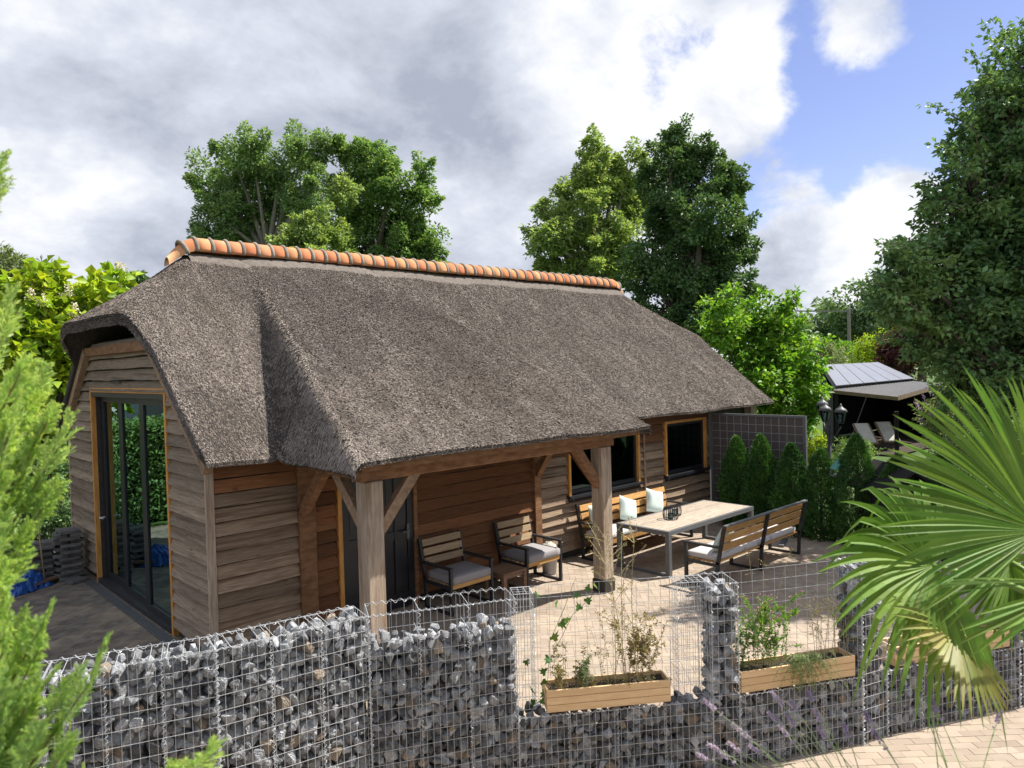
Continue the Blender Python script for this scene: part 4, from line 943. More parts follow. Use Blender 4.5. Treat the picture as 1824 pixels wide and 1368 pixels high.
# ------------------------------------------------------------------ terrace under the camera with its plants
CR, CF = np.array([CM[0, 0], CM[1, 0], 0]), np.array([-CM[0, 2], -CM[1, 2], 0]); CR /= np.linalg.norm(CR); CF /= np.linalg.norm(CF)
def cw(r, f, z): p = CP*np.array([1, 1, 0])+CR*r+CF*f; return (p[0], p[1], z)
def terrace():
    b = MB(); lo = [cw(-9, -6, 0), cw(9, -6, 0), cw(9, 2.35, 0), cw(-9, 2.35, 0)]; hi = [(x, y, 1.80) for x, y, z in lo]
    b.add(lo+hi, [(0, 1, 5, 4), (1, 2, 6, 5), (2, 3, 7, 6), (3, 0, 4, 7), (4, 5, 6, 7)]); lab(b.build('terrace', 'concrete_block'), kind='structure')
terrace()
def palm():
    base = at(1905, 1050, 2.75); bx_, by_ = base[0], base[1]; P0 = Vector((bx_, by_, 1.80)); top = Vector((bx_, by_, 2.48))
    b = empty('fan_palm', P0, 0, 'fan palm with big green fronds at the right edge of the picture', 'palm')
    MB().tube([Vector((0, 0, 0)), (.01, 0, .2), (0, .01, .45), (0, 0, .68)], [.11, .12, .11, .07], 12).build('trunk', 'palm_fibre', b, True)
    crown = Vector((0, 0, .62)); rr = random.Random(8)
    def fan(hub_px, d, right_px, n_out, L, nseg, spread, m, droop, fold=.55, split=.5, roll=0, seed=0):
        """hub at photo point, its axis (middle segment) pointing to another photo point; a pleated fan"""
        r2 = random.Random(seed); hub = Vector(at(*hub_px, d))-P0; tgt = Vector(at(*right_px))-P0; ax = (tgt-hub).normalized()
        nn = Vector(n_out).normalized(); nn = (nn-ax*nn.dot(ax)).normalized(); sd = ax.cross(nn)
        mb = MB(); da = spread/nseg; steps = 10
        for k in range(nseg):
            a = -spread/2+da*(k+.5); dirv = ax*math.cos(a)+sd*math.sin(a); per = -ax*math.sin(a)+sd*math.cos(a)
            l = L*(1-.22*(abs(a)/(spread/2))**2)*r2.uniform(.93, 1.05); dr = droop*r2.uniform(.6, 1.5); kink = r2.random() < .25
            vs = []; lift = r2.uniform(-.02, .02)
            for i in range(steps+1):
                t = i/steps; wdt = min(t*l*math.tan(da/2)*1.02, .019*L/.6)*(1 if t < split+.1 else max(.0, 1-(t-split-.1)/(1-split-.1))**.8)
                g = dr*max(0, t-.35)**2*l+(dr*1.6*max(0, t-.72)*l if kink else 0)
                c = hub+dirv*(l*t*(1-.15*dr*t))+nn*(lift*t*l+.10*l*math.sin(t*1.6)*math.cos(a*.8))+Vector((0, 0, -g))
                vs += [c-per*wdt+nn*wdt*fold, c-nn*wdt*fold*.4, c+per*wdt+nn*wdt*fold]
            fs = []
            for i in range(steps): o = 3*i; fs += [(o, o+1, o+4, o+3), (o+1, o+2, o+5, o+4)]
            mb.add(vs, fs)
        f = mb.build('fan_leaf', m, b)
        mid = (hub+crown)/2+Vector((0, 0, .05)); MB().tube([crown, crown.lerp(mid, .5)+Vector((0, 0, .03)), mid, mid.lerp(hub, .6), hub], [.016, .013, .011, .010, .009], 6).build('petiole', 'petiole', f, True)
    toC = Vector(CP)-Vector(base)
    up = Vector((0, 0, 1)); R_, F_ = Vector(CR), Vector(CF)
    fan((1856, 946), 2.55, (1620, 790, 2.55), -F_*1.0+up*.35, .71, 46, math.radians(135), 'palm_leaf', .12, seed=1)      # big upper fan
    fan((1662, 1008), 2.70, (1500, 965, 2.68), -F_*.85+up*.6, .54, 44, math.radians(270), 'palm_leaf', .6, seed=2)      # middle drooping fan
    fan((1702, 1122), 2.62, (1590, 1150, 2.45), -F_*.9+up*.6, .34, 34, math.radians(240), 'palm_leaf_old', .12, seed=3)   # old yellowing fan
    fan((1910, 1040), 2.25, (1650, 1066, 2.25), up*1.0-F_*.35, .47, 4, math.radians(9), 'palm_leaf', .03, seed=4)
    fan((1910, 1050), 2.30, (1690, 1150, 2.25), -F_*.8+up*.6, .44, 5, math.radians(20), 'palm_leaf', .06, seed=5)
    fan((1700, 1030), 3.05, (1560, 1075, 3.05), up*.9-F_*.2, .44, 26, math.radians(120), 'palm_leaf', .35, seed=6)
    fan((1790, 1030), 3.00, (1700, 1130, 3.0), -F_*.9+up*.3, .27, 26, math.radians(240), 'palm_leaf', .3, seed=7)
    fan((1880, 860), 2.75, (1830, 740, 2.75), -F_*.8+up*.4, .40, 26, math.radians(150), 'palm_leaf', .3, seed=9)
    fan((1800, 1000), 2.9, (1760, 1150, 2.8), -F_*.9+R_*.3, .30, 22, math.radians(150), 'palm_leaf', .25, seed=10)
    fan((1930, 1010), 2.6, (2060, 960, 2.6), -F_*.8+up*.6, .55, 34, math.radians(240), 'palm_leaf', .4, seed=11)
    fan((1900, 1000), 3.1, (1960, 880, 3.4), F_*.5+up*.8, .55, 34, math.radians(240), 'palm_leaf', .4, seed=12)
palm()
def frond_proto(rng, L=.20):
    """flat feathery spray of scale-leaved twigs: returns quads in the local XZ plane, tip along +X"""
    V = []
    def tw(a, b, w0, w1):
        d = b-a; d = d/np.linalg.norm(d); s = np.array([-d[1], d[0], rng.normal(0, .5)]); V.extend([a-s*w0, a+s*w0, b+s*w1, b-s*w1])
    tw(np.zeros(3), np.array([L, 0, 0]), .0028, .0012); n = 14
    for i in range(n):
        t = .10+.88*i/n
        for sgn in (-1, 1):
            a = np.array([L*(t+.02*sgn), 0, 0]); l = L*.44*(1-t*.74)*rng.uniform(.7, 1.25); an = sgn*rng.uniform(.45, .75); b = a+np.array([math.cos(an)*l, math.sin(an)*l, rng.normal(0, .12)*l]); tw(a, b, .0024, .0012)
            m = 5 if l > .04 else 3
            for j in range(m):
                u = .15+.8*j/m
                for s2 in (-1, 1):
                    c = a+(b-a)*u; l2 = l*.42*(1-u*.5)*rng.uniform(.6, 1.3); a2 = an+s2*rng.uniform(.3, .6); tw(c, c+np.array([math.cos(a2)*l2, math.sin(a2)*l2, rng.normal(0, .2)*l2]), .0023, .0013)
    return np.array(V)
def conifer():
    rng = np.random.default_rng(5); d0 = 1.9; c = at(-150, 900, d0); P0 = np.array([c[0], c[1], 1.80])
    b = empty('foreground_conifer', P0, 0, 'bright yellow-green feathery conifer close to the camera at the left edge', 'conifer')
    MB().tube([(0, 0, 0), (0, .01, .8), (.01, 0, 1.6), (0, 0, 2.35)], [.06, .05, .03, .006], 8).build('trunk', 'twig', b, True)
    protos = [frond_proto(rng, l) for l in (.16, .19, .22, .15)]; chunks = []; br = MB(); Rv, Fv = np.array(CR), np.array(CF)
    tips = []
    # branch tips surveyed along the visible outline, then fill behind
    for (px, py, dd) in ((20, 345, 1.9), (8, 400, 1.95), (-10, 470, 1.9), (40, 600, 1.8), (75, 660, 1.75), (20, 640, 1.9), (125, 745, 1.75), (100, 700, 1.9), (90, 800, 1.75), (120, 830, 1.8), (60, 760, 1.6), (115, 900, 1.8), (80, 960, 1.7), (40, 1040, 1.6), (30, 900, 1.6), (125, 1090, 1.55), (110, 1150, 1.55), (140, 1245, 1.5), (120, 1210, 1.6), (60, 1250, 1.5), (155, 1330, 1.45), (90, 1330, 1.4), (30, 1290, 1.45), (10, 1180, 1.6), (20, 760, 1.8), (0, 560, 1.9), (340, 1385, 1.5), (368, 1380, 1.52), (200, 1210, 1.5), (180, 1410, 1.45), (5, 1100, 1.5), (50, 1140, 1.5)): tips.append(at(px-40, py+6, dd))
    for _ in range(105):
        py = rng.uniform(600, 1450); px = rng.uniform(-300, -20 if py < 700 else 30 if py < 1000 else -20 if py < 1120 else 60); tips.append(at(px, py, rng.uniform(1.45, 2.6)))
    for t in tips:
        t = np.array(t)-P0; rad = np.linalg.norm(t[:2]); root = np.array([0, 0, max(.1, t[2]-.25-.55*rad)]); mid = (root+t)/2+np.array([0, 0, -.04])
        pts = [root*(1-u)**2+2*mid*u*(1-u)+t*u*u for u in (0, .25, .5, .75, 1)]; br.tube(pts, [.010, .008, .006, .004, .002], 4)
        ax = nrm(pts[-1]-pts[-2])
        for k in range(9):
            u = 1-.085*k; p = root*(1-u)**2+2*mid*u*(1-u)+t*u*u
            x = nrm(ax+rng.normal(0, .38, 3)*(1 if k else .3)+np.array([0, 0, .30])); y = nrm(np.cross(rng.normal(0, 1, 3)+np.array([0, 0, .6]), x)); z = np.cross(x, y); s = rng.uniform(.55, 1.0)
            pr = protos[rng.integers(4)]*s; chunks.append(pr @ np.stack([x, y, z])+p-x*.05)
    V = np.concatenate(chunks); link('foliage', npmesh('foliage', V, np.arange(len(V)).reshape(-1, 4)), 'leaf_conifer', b)['kind'] = 'stuff'; br.build('branches', 'twig', b)
conifer()
def lavender(base, heads, label):
    base = np.array(base); P0 = np.array([base[0], base[1], 1.80]); b = empty('lavender', P0, 0, label, 'lavender', 'lavender plants at the terrace edge'); rr = np.random.default_rng(int(abs(base[0]*100))); st = MB(); P = []; D = []
    for (px, py, d) in heads:
        h = np.array(at(px, py, d))-P0; r0 = np.array([rr.normal(0, .05), rr.normal(0, .05), 0]); mid = r0*.4+h*.6+np.array([0, 0, .05]); pts = [r0*(1-u)**2+2*mid*u*(1-u)+h*u*u for u in np.linspace(0, 1, 8)]; st.tube(pts, [.0022]*4+[.0018]*4, 4)
        ax = nrm(pts[-1]-pts[-2]); L = rr.uniform(.035, .06)
        for _ in range(90):
            t = rr.uniform(0, 1)**.8 if rr.random() > .1 else -.4; a = rr.uniform(0, 6.283); s = nrm(np.cross(ax, [.3, .2, .9])); s2 = np.cross(ax, s); rad = .0062*(1-.45*max(t, 0)); o = (s*math.cos(a)+s2*math.sin(a)); P.append(h+ax*L*t+o*rad*.5); D.append(o*.8+ax*.8)
    st.build('stem', 'green_stem', b); P = np.array(P); V, Fq = leaf_arrays(P, np.array(D), rdir(len(P), rr), .010, .0065); link('flower_spike', npmesh('flower_spike', V, Fq), 'lavender', b)['kind'] = 'stuff'
    P = []; D = []
    for _ in range(500): p = np.array([rr.normal(0, .06), rr.normal(0, .06), abs(rr.normal(.03, .05))]); P.append(p); D.append(nrm(p+np.array([0, 0, .08])))
    P = np.array(P); V, Fq = leaf_arrays(P, np.array(D), rdir(len(P), rr), .05, .005); link('leaves', npmesh('leaves', V, Fq), 'leaf_grey', b)['kind'] = 'stuff'
hl = [(1277, 1266), (1322, 1304), (1386, 1287), (1396, 1258), (1421, 1268), (1449, 1251), (1406, 1314), (1464, 1288), (1512, 1316), (1282, 1337), (1321, 1340), (1358, 1343), (1263, 1353), (1346, 1322), (1475, 1318), (1418, 1296), (1300, 1352)]
lavender(at(1590, 1500, 2.28), [(x, y, 2.55+.02*(i % 7)) for i, (x, y) in enumerate(hl)], 'lavender sprawling to the left over the foot of the gabions')
lavender(at(1720, 1500, 2.22), [(1637, 1210, 2.5), (1656, 1244, 2.5), (1671, 1271, 2.45), (1553, 1290, 2.4), (1572, 1325, 2.4), (1775, 1290, 2.5), (1610, 1185, 2.6)], 'upright lavender stalks in front of the sunny pavers at the lower right')

# ------------------------------------------------------------------ thujas along the screen
def thuja(loc, h, r, label, seed):
    rng = np.random.default_rng(seed); b = empty('thuja', loc, 0, label, 'thuja', 'row of clipped thujas'); MB().tube([(0, 0, 0), (0, 0, h*.5), (0, 0, h*.9)], [.04, .025, .008], 6).build('trunk', 'bark', b)
    n = 14000; z = h*rng.beta(1.0, 1.3, n); prof = r*np.clip(1.12*(1-(z/h)**2.3), 0, 1)**.8*np.clip(.62+z/h*1.6, 0, 1); th = rng.uniform(0, 2*np.pi, n)
    bump = 1+.13*np.sin(th*3+z*5+seed)+.10*np.sin(th*5-z*9+seed*2)+.07*np.sin(th*9+z*17)
    rad = prof*bump*np.clip(1-np.abs(rng.normal(0, .13, n)), .35, 1.05); P = np.stack([rad*np.cos(th), rad*np.sin(th), z], 1)
    out = np.stack([np.cos(th), np.sin(th), np.full(n, .9)], 1); D = nrm(out+rng.normal(0, .45, (n, 3))); V, Fq = leaf_arrays(P, D, rdir(n, rng), rng.uniform(.04, .09, n), rng.uniform(.015, .028, n), droop=.05); link('crown', npmesh('crown', V, Fq), 'leaf_thuja', b)
for k, (y, h, r, px, l) in enumerate(((-.98, 1.86, .33, 1316, 'thuja nearest the barn, first in the row before the screen'), (-1.52, 1.92, .34, 1360, 'second thuja from the barn, the tallest before the screen'), (-2.16, 1.78, .35, 1413, 'third thuja from the barn, at the end post of the screen'), (-2.74, 1.71, .36, 1462, 'fourth thuja from the barn, just past the screen'), (-3.40, 2.02, .38, 1525, 'fifth thuja from the barn, tall, in front of the lamp post'), (-4.10, 1.68, .38, 1605, 'sixth thuja, partly behind the big palm frond'), (-4.8, 1.75, .38, 1680, 'seventh thuja, hidden low behind the palm'))):
    thuja((10.45, y, 0), h, r, l, 40+k)

# ------------------------------------------------------------------ trees and shrubs
def tree(name, label, cat, depth, base_px, lobes, leaf, leaf_l, n_leaf, seed, bark='bark', trunk_r=.2, clump=.30, group=None, stems=1, leaf_w=.6, extra=None, flat=.7, limb=True, sparse=1.0, cfrac=.26, rise=.55):
    rng = np.random.default_rng(seed); rr = random.Random(seed); g = at(base_px, 700, depth); root = np.array([g[0], g[1], 0.0])
    b = empty(name, root, 0, label, cat, group); C = []; Rr = []
    for (px, py, r, dd) in lobes: C.append(at(px, py+(.14*r if rise > .3 else 0), depth+dd)-root); Rr.append(r*(depth+dd)/F_PX)
    C = np.array(C); Rr = np.array(Rr); mb = MB(); zlo = max(.15, (C[:, 2]-Rr).min()); hub = np.array([C[:, 0].mean()*.3, C[:, 1].mean()*.3, zlo*.8+.2*C[:, 2].mean()])
    if limb:
        for s in range(stems):
            off = np.array([rr.gauss(0, trunk_r*2), rr.gauss(0, trunk_r*2), 0])*(stems > 1)
            mb.tube([off, off+hub*.35+np.array([rr.gauss(0, .05), rr.gauss(0, .05), 0]), hub*.7+off, hub+off*1.5], [trunk_r*1.25, trunk_r, trunk_r*.85, trunk_r*.7], 8)
    P = []; D = []; vol = Rr**2; share = vol/vol.sum()
    for i, (c, r) in enumerate(zip(C, Rr)):
        c = np.array(c); mid = hub*.45+c*.55+np.array([0, 0, .12*r])
        if limb:
            pts = [hub*(1-u)**2+2*mid*u*(1-u)+c*u*u for u in np.linspace(0, 1, 6)]; w = trunk_r*.55*min(1.2, r/Rr.mean()); mb.tube(pts, [w*(1-.8*u) for u in np.linspace(0, 1, 6)], 6)
        nl = int(n_leaf*share[i]); rc = max(clump*.6, r*cfrac*clump/.30); nc = max(6, int(5.2*(r/rc)**2*.55*sparse)); per = max(4, nl//nc)
        u = rdir(nc, rng)*(rng.uniform(.22, 1.1, nc)**.55)[:, None]; cc = c+u*r
        for q in cc:
            if limb and rng.random() < .7:
                m2 = (c+q)/2+rng.normal(0, .08*r, 3); mb.tube([c, m2, q], [trunk_r*.12, trunk_r*.07, trunk_r*.03], 3)
        cl = rng.integers(0, nc, per*nc); s = rng.uniform(.5, 1.4, nc)[cl][:, None]; x = rng.normal(0, 1, (per*nc, 3)); x = x/np.maximum(1, np.linalg.norm(x, axis=1, keepdims=True)/1.7)
        x[:, 2] *= flat; axd = nrm(u+np.array([0, 0, rise])+rng.normal(0, .35, u.shape))[cl]; tt = rng.uniform(-1.1, 1.1, per*nc)[:, None]
        P.append(cc[cl]+axd*tt*rc*.95*s+x*rc*.42*s*(1.15-.5*tt)); D.append(nrm(x+axd*.5+rng.normal(0, .6, x.shape)+np.array([0, 0, -.2])))
    P = np.concatenate(P); D = np.concatenate(D); n = len(P); Nn = nrm(rng.normal(0, .65, (n, 3))+np.array([0, 0, .9])+.35*D)
    keep = P[:, 2]+root[2] > .03; P, D, Nn = P[keep], D[keep], Nn[keep]; n = len(P)
    V, Fq = leaf_arrays(P, D, Nn, leaf_l*rng.uniform(.65, 1.25, n), leaf_l*leaf_w*rng.uniform(.7, 1.2, n)); link('crown', npmesh('crown', V, Fq), leaf, b)
    if limb: mb.build('trunk', bark, b, True)
    if extra: extra(b, root, C, Rr, rng)
    return b
BG = 'trees standing behind the barn'
tree('broadleaf_tree', 'grey-green tree with bare lower stems, left end of the group behind the ridge', 'tree', 40, 490, [(395, 420, 45, 0), (400, 340, 50, 1), (420, 285, 42, 0), (450, 265, 34, -1), (470, 350, 55, 1), (450, 420, 40, 2), (385, 380, 36, -1), (500, 300, 42, 0), (540, 275, 40, 1), (555, 330, 45, -1), (510, 380, 36, 2), (585, 262, 30, 0), (380, 445, 30, 0), (430, 455, 26, 0)], 'leaf_back', .20, 48000, 101, 'bark_pale', .32, .55, BG, 3, extra=None, sparse=.72)
tree('broadleaf_tree', 'low pale-green tree in the middle of the group behind the ridge', 'tree', 36, 545, [(560, 395, 34, 0), (545, 430, 38, 0), (520, 440, 28, 0), (585, 430, 36, 1), (560, 460, 36, -1), (610, 340, 26, 1)], 'leaf_pale', .19, 17000, 102, 'bark_pale', .18, .4, BG, 1)
tree('broadleaf_tree', 'broad green tree at the right of the group behind the ridge', 'tree', 40, 660, [(620, 300, 40, 1), (606, 262, 18, 0), (655, 300, 42, 0), (665, 275, 30, 0), (700, 310, 40, -1), (690, 370, 52, 0), (640, 370, 45, 1), (740, 350, 38, 0), (755, 300, 20, 0), (735, 400, 40, 1), (765, 430, 26, 0), (700, 435, 45, 0), (640, 435, 45, 1), (780, 450, 24, 0), (750, 460, 30, 0), (602, 410, 30, 2), (620, 465, 36, 0), (690, 470, 34, 0)], 'leaf_mid', .20, 54000, 103, 'bark', .34, .5, BG, 3, sparse=.75)
tree('broadleaf_tree', 'pale-green tree with spreading left branches behind the right roof end', 'tree', 30, 1080, [(1060, 255, 22, 0), (1065, 290, 30, 0), (1050, 330, 42, 0), (1010, 345, 26, 1), (1090, 330, 42, 1), (1120, 300, 36, 1), (1040, 380, 45, 0), (995, 385, 28, 0), (965, 372, 16, 0), (985, 425, 34, -1), (955, 415, 18, 0), (1040, 430, 45, 0), (1095, 400, 50, 1), (1000, 470, 38, 0), (955, 440, 16, 0), (1060, 480, 48, 0), (1110, 460, 45, 1), (970, 475, 22, 0), (1140, 350, 36, 2)], 'leaf_pale', .17, 42000, 104, 'bark_pale', .3, .42, BG, 1, sparse=.62)
tree('broadleaf_tree', 'tall dark-green tree with rounded top behind the right roof end', 'tree', 27, 1225, [(1215, 245, 30, 0), (1190, 275, 36, 0), (1245, 275, 36, 0), (1280, 300, 32, 0), (1170, 320, 36, 1), (1225, 330, 50, 0), (1290, 350, 38, 0), (1310, 330, 20, 0), (1180, 380, 46, 1), (1250, 395, 52, -1), (1310, 405, 34, 0), (1160, 430, 40, 1), (1215, 450, 58, 0), (1290, 460, 48, 0), (1330, 440, 22, 0), (1160, 490, 44, 0), (1230, 520, 60, 0), (1300, 520, 46, 0), (1180, 550, 44, 0), (1270, 570, 50, -1), (1320, 580, 36, 0), (1210, 600, 40, 0)], 'leaf_dark', .16, 62000, 105, 'bark', .34, .42, BG, 1, sparse=.75)
tree('leafy_shrub', 'bright fresh-green large-leaved shrub beyond the right end of the roof', 'shrub', 20.5, 1365, [(1300, 560, 40, 0), (1280, 590, 30, -.5), (1350, 560, 36, .5), (1390, 560, 34, 0), (1400, 530, 16, 0), (1340, 610, 50, 0), (1400, 610, 46, 0), (1430, 650, 36, 0), (1380, 660, 50, -.5), (1330, 660, 40, .5), (1445, 700, 26, 0), (1400, 710, 45, 0), (1360, 740, 40, .5), (1425, 745, 30, 0), (1270, 550, 20, .5)], 'leaf_fresh', .17, 11000, 106, 'bark', .09, .30, None, 2, leaf_w=.62, cfrac=.45)
def panicles(b, root, C, Rr, rng):
    P = []; D = []
    for c, r in zip(C, Rr):
        for _ in range(3):
            u = rdir(1, rng)[0]; u[2] = abs(u[2]); o = c+u*r*1.0
            for k in range(90): t = rng.uniform(0, 1); P.append(o+np.array([rng.normal(0, .07*(1.2-t)), rng.normal(0, .07*(1.2-t)), .28*t])); D.append(rng.normal(0, 1, 3))
    P = np.array(P); V, Fq = leaf_arrays(P, np.array(D), rdir(len(P), rng), .05, .04); link('blossom', npmesh('blossom', V, Fq), 'blossom', b)['kind'] = 'stuff'
tree('flowering_tree', 'lime-green large-leaved tree with white blossom behind the left gable', 'tree', 17, 60, [(40, 540, 46, 0), (110, 530, 40, .5), (80, 560, 50, 0), (180, 520, 34, .5), (210, 505, 22, 1), (150, 560, 45, 0), (20, 600, 50, -.5), (90, 630, 55, 0), (150, 640, 40, .5), (40, 690, 55, 0), (100, 720, 50, 0), (-30, 580, 60, 0), (-50, 680, 70, 0), (80, 800, 55, 0), (0, 790, 60, 0)], 'leaf_lime', .26, 9000, 107, 'bark', .16, .4, None, 1, leaf_w=.85, extra=panicles, cfrac=.45)
tree('willow_tree', 'dull olive tree showing at the far left above the lime-green foliage', 'tree', 48, 20, [(20, 490, 36, 0), (45, 485, 30, 0), (-10, 480, 40, 0), (60, 510, 26, 0), (15, 520, 36, 0), (-40, 500, 50, 0)], 'leaf_willow', .32, 9000, 108, 'bark', .25, .5, None, 1, leaf_w=.3)
tree('broadleaf_tree', 'small dark treetop peeping over the left hip of the thatch', 'tree', 34, 235, [(190, 512, 18, 0), (240, 495, 14, 0), (225, 520, 22, 0), (150, 530, 24, 0)], 'leaf_dark', .2, 3500, 109, 'bark', .12, .3, None, 1)
def beech_sprays(b, root, C, Rr, rng):
    mb = MB(); P = []; D = []
    for (a, e, dd, k) in (((1760, 330), (1715, 165), 11.4, 34), ((1760, 250), (1650, 185), 11.3, 30), ((1800, 200), (1728, 92), 11.4, 30), ((1824, 130), (1770, 62), 11.5, 26), ((1740, 320), (1665, 255), 11.2, 28), ((1720, 380), (1640, 345), 11.2, 26), ((1850, 110), (1820, 40), 11.5, 24), ((1660, 470), (1570, 430), 11.0, 26), ((1640, 560), (1560, 500), 11.0, 26)):
        p, q = at(*a, dd)-root, at(*e, dd+rng.uniform(-.4, .4))-root; mid = (p+q)/2+np.array([0, 0, .12]); pts = [p*(1-u)**2+2*mid*u*(1-u)+q*u*u for u in np.linspace(0, 1, 7)]; mb.tube(pts, [.012, .010, .008, .007, .005, .004, .002], 4)
        for _ in range(k*2):
            u = rng.uniform(.15, 1); x = p*(1-u)**2+2*mid*u*(1-u)+q*u*u; P.append(x+rng.normal(0, .05, 3)); D.append(nrm(q-p)+rng.normal(0, .6, 3)+np.array([0, 0, -.3]))
    mb.build('twigs', 'bark', b); P = np.array(P); n = len(P); V, Fq = leaf_arrays(P, np.array(D), nrm(rng.normal(0, .5, (n, 3))+np.array([0, 0, 1])), .10*rng.uniform(.7, 1.2, n), .062, .15, .1); link('spray_leaves', npmesh('spray_leaves', V, Fq), 'leaf_beech', b)['kind'] = 'stuff'
tree('beech_tree', 'big dark-green beech filling the upper right edge of the picture', 'tree', 12, 1930, [(1850, 110, 90, 0), (1790, 200, 70, -.4), (1760, 270, 70, 0), (1850, 230, 110, .4), (1730, 350, 80, -.3), (1830, 350, 110, 0), (1680, 430, 75, 0), (1620, 470, 55, -.6), (1760, 440, 100, .3), (1600, 520, 50, -.5), (1690, 520, 85, -.2), (1850, 470, 120, -.3), (1760, 560, 100, 0), (1660, 590, 60, .3), (1730, 640, 70, 0), (1840, 600, 110, 0), (1800, 690, 70, .2), (1930, 250, 180, .5), (1980, 450, 200, 0), (1980, 650, 170, 0), (1720, 700, 40, .4), (2060, 200, 150, 0), (1590, 560, 34, 0)], 'leaf_beech', .11, 100000, 110, 'bark', .24, .26, None, 1, leaf_w=.62, extra=beech_sprays, flat=.5, sparse=1.1, cfrac=.26, rise=-.15)
tree('purple_tree', 'dark purple-leaved tree in front of the far wood, right of the pole', 'tree', 41, 1610, [(1615, 590, 26, 0), (1635, 575, 20, 0), (1595, 615, 28, 0), (1625, 625, 30, 0), (1585, 640, 24, 0), (1610, 655, 30, 0), (1645, 600, 20, 0)], 'leaf_purple', .16, 9000, 111, 'bark', .12, .3)
FW = 'far wood behind the garden'
tree('far_tree', 'hazy far tree directly right of the thin crossbar pole', 'tree', 75, 1545, [(1545, 545, 40, 0), (1580, 530, 36, 0), (1520, 570, 36, 0), (1560, 590, 45, 0), (1600, 560, 40, 0)], 'leaf_far', .5, 7000, 112, 'bark', .4, .8, FW)
tree('far_tree', 'hazy far tree directly left of the thin crossbar pole', 'tree', 80, 1480, [(1490, 570, 32, 0), (1465, 580, 28, 0), (1475, 610, 36, 0), (1440, 600, 30, 0), (1505, 600, 30, 0)], 'leaf_far', .5, 6000, 113, 'bark', .4, .8, FW)
tree('far_tree', 'hazy far tree half behind the bright-green shrub', 'tree', 70, 1420, [(1420, 580, 28, 0), (1400, 600, 34, 0), (1430, 620, 34, 0), (1380, 600, 34, 0)], 'leaf_far', .45, 6000, 114, 'bark', .4, .8, FW)
tree('far_tree', 'taller far tree whose top meets the left edge of the beech', 'tree', 60, 1640, [(1600, 520, 40, 0), (1640, 500, 40, 0), (1630, 560, 45, 0), (1680, 540, 60, 0), (1650, 610, 50, 0), (1720, 600, 60, 0)], 'leaf_far', .42, 8000, 115, 'bark', .4, .8, FW)
tree('garden_shrub', 'yellow-green rounded shrub just behind the solar roof', 'shrub', 44, 1560, [(1545, 615, 22, 0), (1575, 605, 20, 0), (1560, 635, 28, 0), (1595, 635, 22, 0), (1530, 640, 22, 0)], 'leaf_lime', .14, 5000, 116, 'bark', .06, .3)
tree('garden_shrub', 'silvery shrub behind the left end of the solar roof', 'shrub', 42, 1465, [(1465, 620, 20, 0), (1450, 640, 24, 0), (1485, 635, 22, 0), (1440, 620, 16, 0)], 'leaf_grey', .13, 4500, 117, 'bark', .06, .3)
tree('garden_shrub', 'mid-green shrub between the silvery and the yellow-green shrubs', 'shrub', 46, 1512, [(1505, 620, 20, 0), (1520, 645, 22, 0), (1495, 650, 22, 0), (1535, 655, 20, 0)], 'leaf_fresh', .14, 4000, 118, 'bark', .06, .3)
def budd(b, root, C, Rr, rng):
    P = []; D = []
    for c, r in zip(C, Rr):
        for _ in range(4):
            u = rdir(1, rng)[0]; u[2] = abs(u[2]); v = nrm(u+np.array([0, 0, .4])); o = c+u*r
            for k in range(40): t = rng.uniform(0, 1); P.append(o+v*.2*t+rng.normal(0, .016*(1.2-t), 3)); D.append(rng.normal(0, 1, 3))
    P = np.array(P); V, Fq = leaf_arrays(P, np.array(D), rdir(len(P), rng), .03, .022); link('flower_spike', npmesh('flower_spike', V, Fq), 'buddleia', b)['kind'] = 'stuff'
tree('butterfly_bush', 'silvery butterfly bush with mauve flower spikes behind the big palm frond', 'shrub', 14, 1730, [(1700, 720, 40, 0), (1740, 720, 40, 0), (1780, 750, 36, 0), (1690, 770, 45, 0), (1740, 780, 50, 0), (1785, 810, 40, 0), (1720, 840, 50, 0), (1660, 740, 26, 0)], 'leaf_grey', .10, 9000, 119, 'twig', .03, .25, None, 3, leaf_w=.28, extra=budd)
tree('garden_shrub', 'bright yellow-green bush just right of the screen end post', 'shrub', 15.5, 1452, [(1452, 790, 16, 0), (1448, 815, 16, 0), (1458, 840, 16, 0), (1450, 870, 18, 0)], 'leaf_lime', .07, 3500, 120, 'twig', .02, .15, None, 2, leaf_w=.35)
tree('garden_shrub', 'tufted green plant with pink flowers below the lamp post', 'shrub', 16.5, 1505, [(1500, 800, 18, 0), (1520, 810, 20, 0), (1540, 800, 18, .5), (1490, 830, 22, 0), (1530, 830, 22, 0)], 'leaf_mid', .09, 3500, 121, 'twig', .02, .15, None, 2, leaf_w=.2)
tree('dark_hedge', 'dark shrub in the gap left of the gable behind the paver stack', 'hedge', 14.6, 70, [(110, 880, 40, 0), (90, 820, 40, .3), (100, 940, 40, 0), (60, 900, 60, 0), (20, 850, 70, 0), (20, 960, 60, 0)], 'leaf_dark', .09, 8000, 122, 'bark', .05, .25, None, 2)
tree('garden_shrub', 'dark leafy shrub mass under the beech beside the grey shed roof', 'shrub', 24, 1720, [(1690, 640, 40, 0), (1740, 650, 50, 0), (1790, 680, 60, 0), (1830, 740, 70, -2), (1700, 670, 30, 0), (1850, 800, 60, -3)], 'leaf_dark', .12, 9000, 123, 'bark', .05, .3, None, 2)
